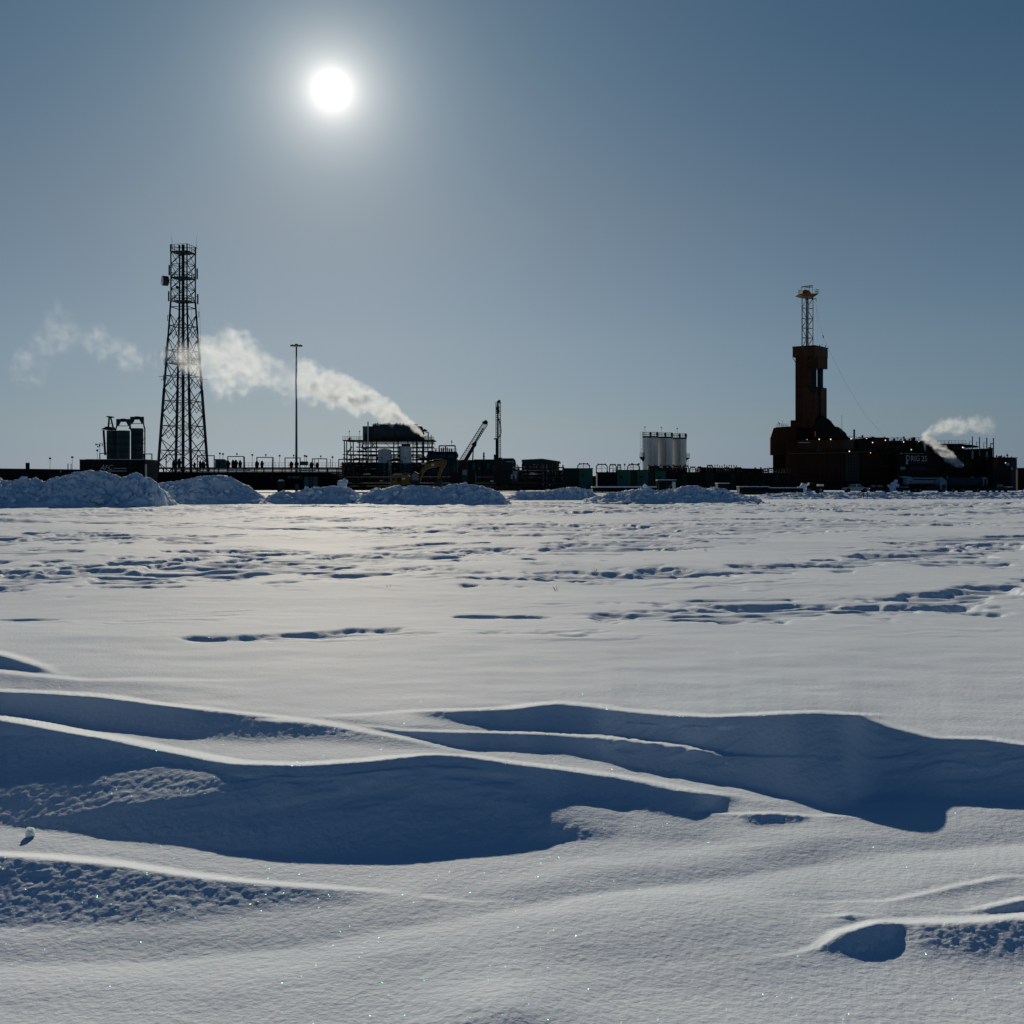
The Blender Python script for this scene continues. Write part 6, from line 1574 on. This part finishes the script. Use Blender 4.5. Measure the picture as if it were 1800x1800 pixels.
# ------------------------------------------------------------------ steam
def steam(name, label, Yc, pts, dens, seed, aniso=0.40, nscale=1.0, depth=1.0, step=0.05):
    """pts: (u, v, radius px, strength) along the plume; the density follows that path and is broken up by turbulence"""
    u0 = pts[0][0]
    t = Thing(name, label, 'steam', u0, Yc)
    k = t.k
    P = [(t.x(u), t.z(v), r * k, s) for u, v, r, s in pts]
    rev = P[-1][0] < P[0][0]
    n = 16; rings = []
    # hull
    mb = MB(); prev = None
    dense = []
    for i in range(len(P) - 1):
        for j in range(4):
            f = j / 4.0; dense.append(tuple(P[i][c] * (1 - f) + P[i + 1][c] * f for c in range(3)))
    dense.append(P[-1][:3])
    vs = []
    for i, (x, z, r) in enumerate(dense):
        a = dense[max(i - 1, 0)]; b = dense[min(i + 1, len(dense) - 1)]
        tx, tz = b[0] - a[0], b[1] - a[1]; l = math.hypot(tx, tz); nx, nz = -tz / l, tx / l
        R_ = r * 1.28 + 0.05
        if i in (0, len(dense) - 1): R_ *= 0.35
        vs += [(x + nx * R_ * math.cos(2 * math.pi * q / n), depth * R_ * math.sin(2 * math.pi * q / n), z + nz * R_ * math.cos(2 * math.pi * q / n)) for q in range(n)]
    m_ = len(dense)
    fs = [(i * n + q, i * n + (q + 1) % n, (i + 1) * n + (q + 1) % n, (i + 1) * n + q) for i in range(m_ - 1) for q in range(n)]
    fs += [tuple(range(n))[::-1], tuple((m_ - 1) * n + q for q in range(n))]
    mb.add(vs, fs, True)
    # shader
    m = bpy.data.materials.new(name); m.use_nodes = True
    nt = m.node_tree; nt.nodes.clear()
    out = nd(nt, 'ShaderNodeOutputMaterial'); pv = nd(nt, 'ShaderNodeVolumePrincipled')
    pv.inputs['Color'].default_value = (0.84, 0.93, 1.0, 1); pv.inputs['Anisotropy'].default_value = aniso
    nt.links.new(pv.outputs[0], out.inputs['Volume'])
    tc = nd(nt, 'ShaderNodeTexCoord')
    # turbulent offset
    nz1 = nd(nt, 'ShaderNodeTexNoise', Scale=0.26 * nscale, Detail=6.0, Roughness=0.58); nt.links.new(tc.outputs['Object'], nz1.inputs['Vector'])
    sb = nd(nt, 'ShaderNodeVectorMath', operation='SUBTRACT'); sb.inputs[1].default_value = (0.5, 0.5, 0.5); nt.links.new(nz1.outputs['Color'], sb.inputs[0])
    sx = nd(nt, 'ShaderNodeSeparateXYZ'); nt.links.new(tc.outputs['Object'], sx.inputs[0])
    xmin, xmax = min(p[0] for p in P), max(p[0] for p in P)
    def curve(vals, lo, hi):
        mr = nd(nt, 'ShaderNodeMapRange'); mr.inputs['From Min'].default_value = xmin; mr.inputs['From Max'].default_value = xmax
        nt.links.new(sx.outputs['X'], mr.inputs['Value'])
        fc = nd(nt, 'ShaderNodeFloatCurve'); c = fc.mapping.curves[0]
        pp = sorted([((p[0] - xmin) / (xmax - xmin), (v - lo) / (hi - lo)) for p, v in zip(P, vals)])
        c.points[0].location = pp[0]; c.points[1].location = pp[-1]
        for a, b in pp[1:-1]: c.points.new(a, b)
        fc.mapping.use_clip = False; fc.mapping.update(); nt.links.new(mr.outputs[0], fc.inputs['Value'])
        m2 = nd(nt, 'ShaderNodeMapRange', clamp=False); m2.inputs['To Min'].default_value = lo; m2.inputs['To Max'].default_value = hi
        nt.links.new(fc.outputs[0], m2.inputs['Value'])
        return m2.outputs[0]
    zs = [p[1] for p in P]; rs = [p[2] for p in P]; ss = [p[3] for p in P]
    zc = curve(zs, min(zs), max(zs)); rc = curve(rs, 0.0, max(rs)); sc2 = curve(ss, 0.0, max(ss))
    wob = nd(nt, 'ShaderNodeVectorMath', operation='SCALE'); nt.links.new(sb.outputs[0], wob.inputs[0])
    wr = nd(nt, 'ShaderNodeMath', operation='MULTIPLY'); wr.inputs[1].default_value = 2.4; nt.links.new(rc, wr.inputs[0]); nt.links.new(wr.outputs[0], wob.inputs['Scale'])
    cb_ = nd(nt, 'ShaderNodeCombineXYZ'); nt.links.new(zc, cb_.inputs['Z']); nt.links.new(sx.outputs['X'], cb_.inputs['X'])
    df = nd(nt, 'ShaderNodeVectorMath', operation='SUBTRACT'); nt.links.new(tc.outputs['Object'], df.inputs[0]); nt.links.new(cb_.outputs[0], df.inputs[1])
    dd = nd(nt, 'ShaderNodeVectorMath', operation='ADD'); nt.links.new(df.outputs[0], dd.inputs[0]); nt.links.new(wob.outputs[0], dd.inputs[1])
    dm = nd(nt, 'ShaderNodeVectorMath', operation='MULTIPLY'); dm.inputs[1].default_value = (0.0, 1.0 / depth, 1.0); nt.links.new(dd.outputs[0], dm.inputs[0])
    ln = nd(nt, 'ShaderNodeVectorMath', operation='LENGTH'); nt.links.new(dm.outputs[0], ln.inputs[0])
    q = nd(nt, 'ShaderNodeMath', operation='DIVIDE'); nt.links.new(ln.outputs['Value'], q.inputs[0]); nt.links.new(rc, q.inputs[1])
    fall = nd(nt, 'ShaderNodeMapRange', interpolation_type='SMOOTHSTEP'); fall.inputs['From Min'].default_value = 1.0; fall.inputs['From Max'].default_value = 0.30
    nt.links.new(q.outputs[0], fall.inputs['Value'])
    nz2 = nd(nt, 'ShaderNodeTexNoise', Scale=0.42 * nscale, Detail=6.0, Roughness=0.55); nt.links.new(tc.outputs['Object'], nz2.inputs['Vector'])
    nr = nd(nt, 'ShaderNodeMapRange'); nr.inputs['From Min'].default_value = 0.30; nr.inputs['From Max'].default_value = 0.68; nr.inputs['To Min'].default_value = 0.0
    so = nd(nt, 'ShaderNodeMath', operation='MULTIPLY_ADD'); so.inputs[1].default_value = 0.17; so.inputs[2].default_value = -0.17
    nt.links.new(sc2, so.inputs[0])
    sn = nd(nt, 'ShaderNodeMath', operation='ADD'); nt.links.new(nz2.outputs['Fac'], sn.inputs[0]); nt.links.new(so.outputs[0], sn.inputs[1])
    nt.links.new(sn.outputs[0], nr.inputs['Value'])
    m1 = nd(nt, 'ShaderNodeMath', operation='MULTIPLY'); nt.links.new(fall.outputs[0], m1.inputs[0]); nt.links.new(nr.outputs[0], m1.inputs[1])
    m2 = nd(nt, 'ShaderNodeMath', operation='MULTIPLY'); pw = nd(nt, 'ShaderNodeMath', operation='POWER'); pw.inputs[1].default_value = 1.8; nt.links.new(sc2, pw.inputs[0]); nt.links.new(m1.outputs[0], m2.inputs[0]); nt.links.new(pw.outputs[0], m2.inputs[1])
    m3 = nd(nt, 'ShaderNodeMath', operation='MULTIPLY'); m3.inputs[1].default_value = dens; nt.links.new(m2.outputs[0], m3.inputs[0])
    nt.links.new(m3.outputs[0], pv.inputs['Density'])
    m.cycles.volume_sampling = 'MULTIPLE_IMPORTANCE'
    m.cycles.volume_step_rate = step
    MATS[name] = m
    o = mb.build('vapour', name, t.o)
    bmh = bmesh.new(); bmh.from_mesh(o.data); bmesh.ops.recalc_face_normals(bmh, faces=bmh.faces); bmh.to_mesh(o.data); bmh.free()
    return t
steam('steam_plume', 'long white steam plume drifting past the light mast and lattice tower', 258.0,
      [(745, 768, 4, 1.3), (735, 757, 10, 1.25), (718, 742, 16, 1.2), (695, 727, 21, 1.15), (665, 713, 26, 1.1), (630, 698, 32, 1.08), (595, 686, 37, 1.0), (560, 674, 40, .92), (530, 668, 40, .80),
       (500, 664, 40, .50), (470, 652, 46, .55), (440, 640, 56, .66), (410, 636, 62, .70), (375, 636, 58, .66), (350, 636, 44, .58), (325, 626, 32, .66), (300, 624, 28, .50), (265, 632, 28, .30), (225, 628, 30, .42),
       (190, 607, 34, .34), (165, 597, 34, .36), (135, 592, 44, .24), (105, 580, 54, .29), (75, 615, 60, .25), (45, 640, 44, .28), (15, 640, 34, .12)], 0.72, 5, depth=0.7)
steam('steam_puff', 'small white steam puff rising beside the rig number sign', 262.0,
      [(1692, 821, 6, .8), (1680, 812, 11, 1.0), (1662, 797, 14, 1.05), (1646, 785, 13, 1.0), (1632, 774, 11, 1.0), (1622, 766, 9, 1.1)], 1.1, 9, nscale=1.8, step=0.12)
steam('steam_wisp', 'thin steam wisp drifting off above the rig modules', 266.0,
      [(1620, 766, 5, 1.0), (1632, 759, 9, 1.0), (1650, 752, 15, .95), (1675, 748, 17, .85), (1700, 747, 19, .7), (1725, 748, 20, .55), (1750, 752, 20, .4)], 0.8, 13, nscale=1.5, step=0.12)
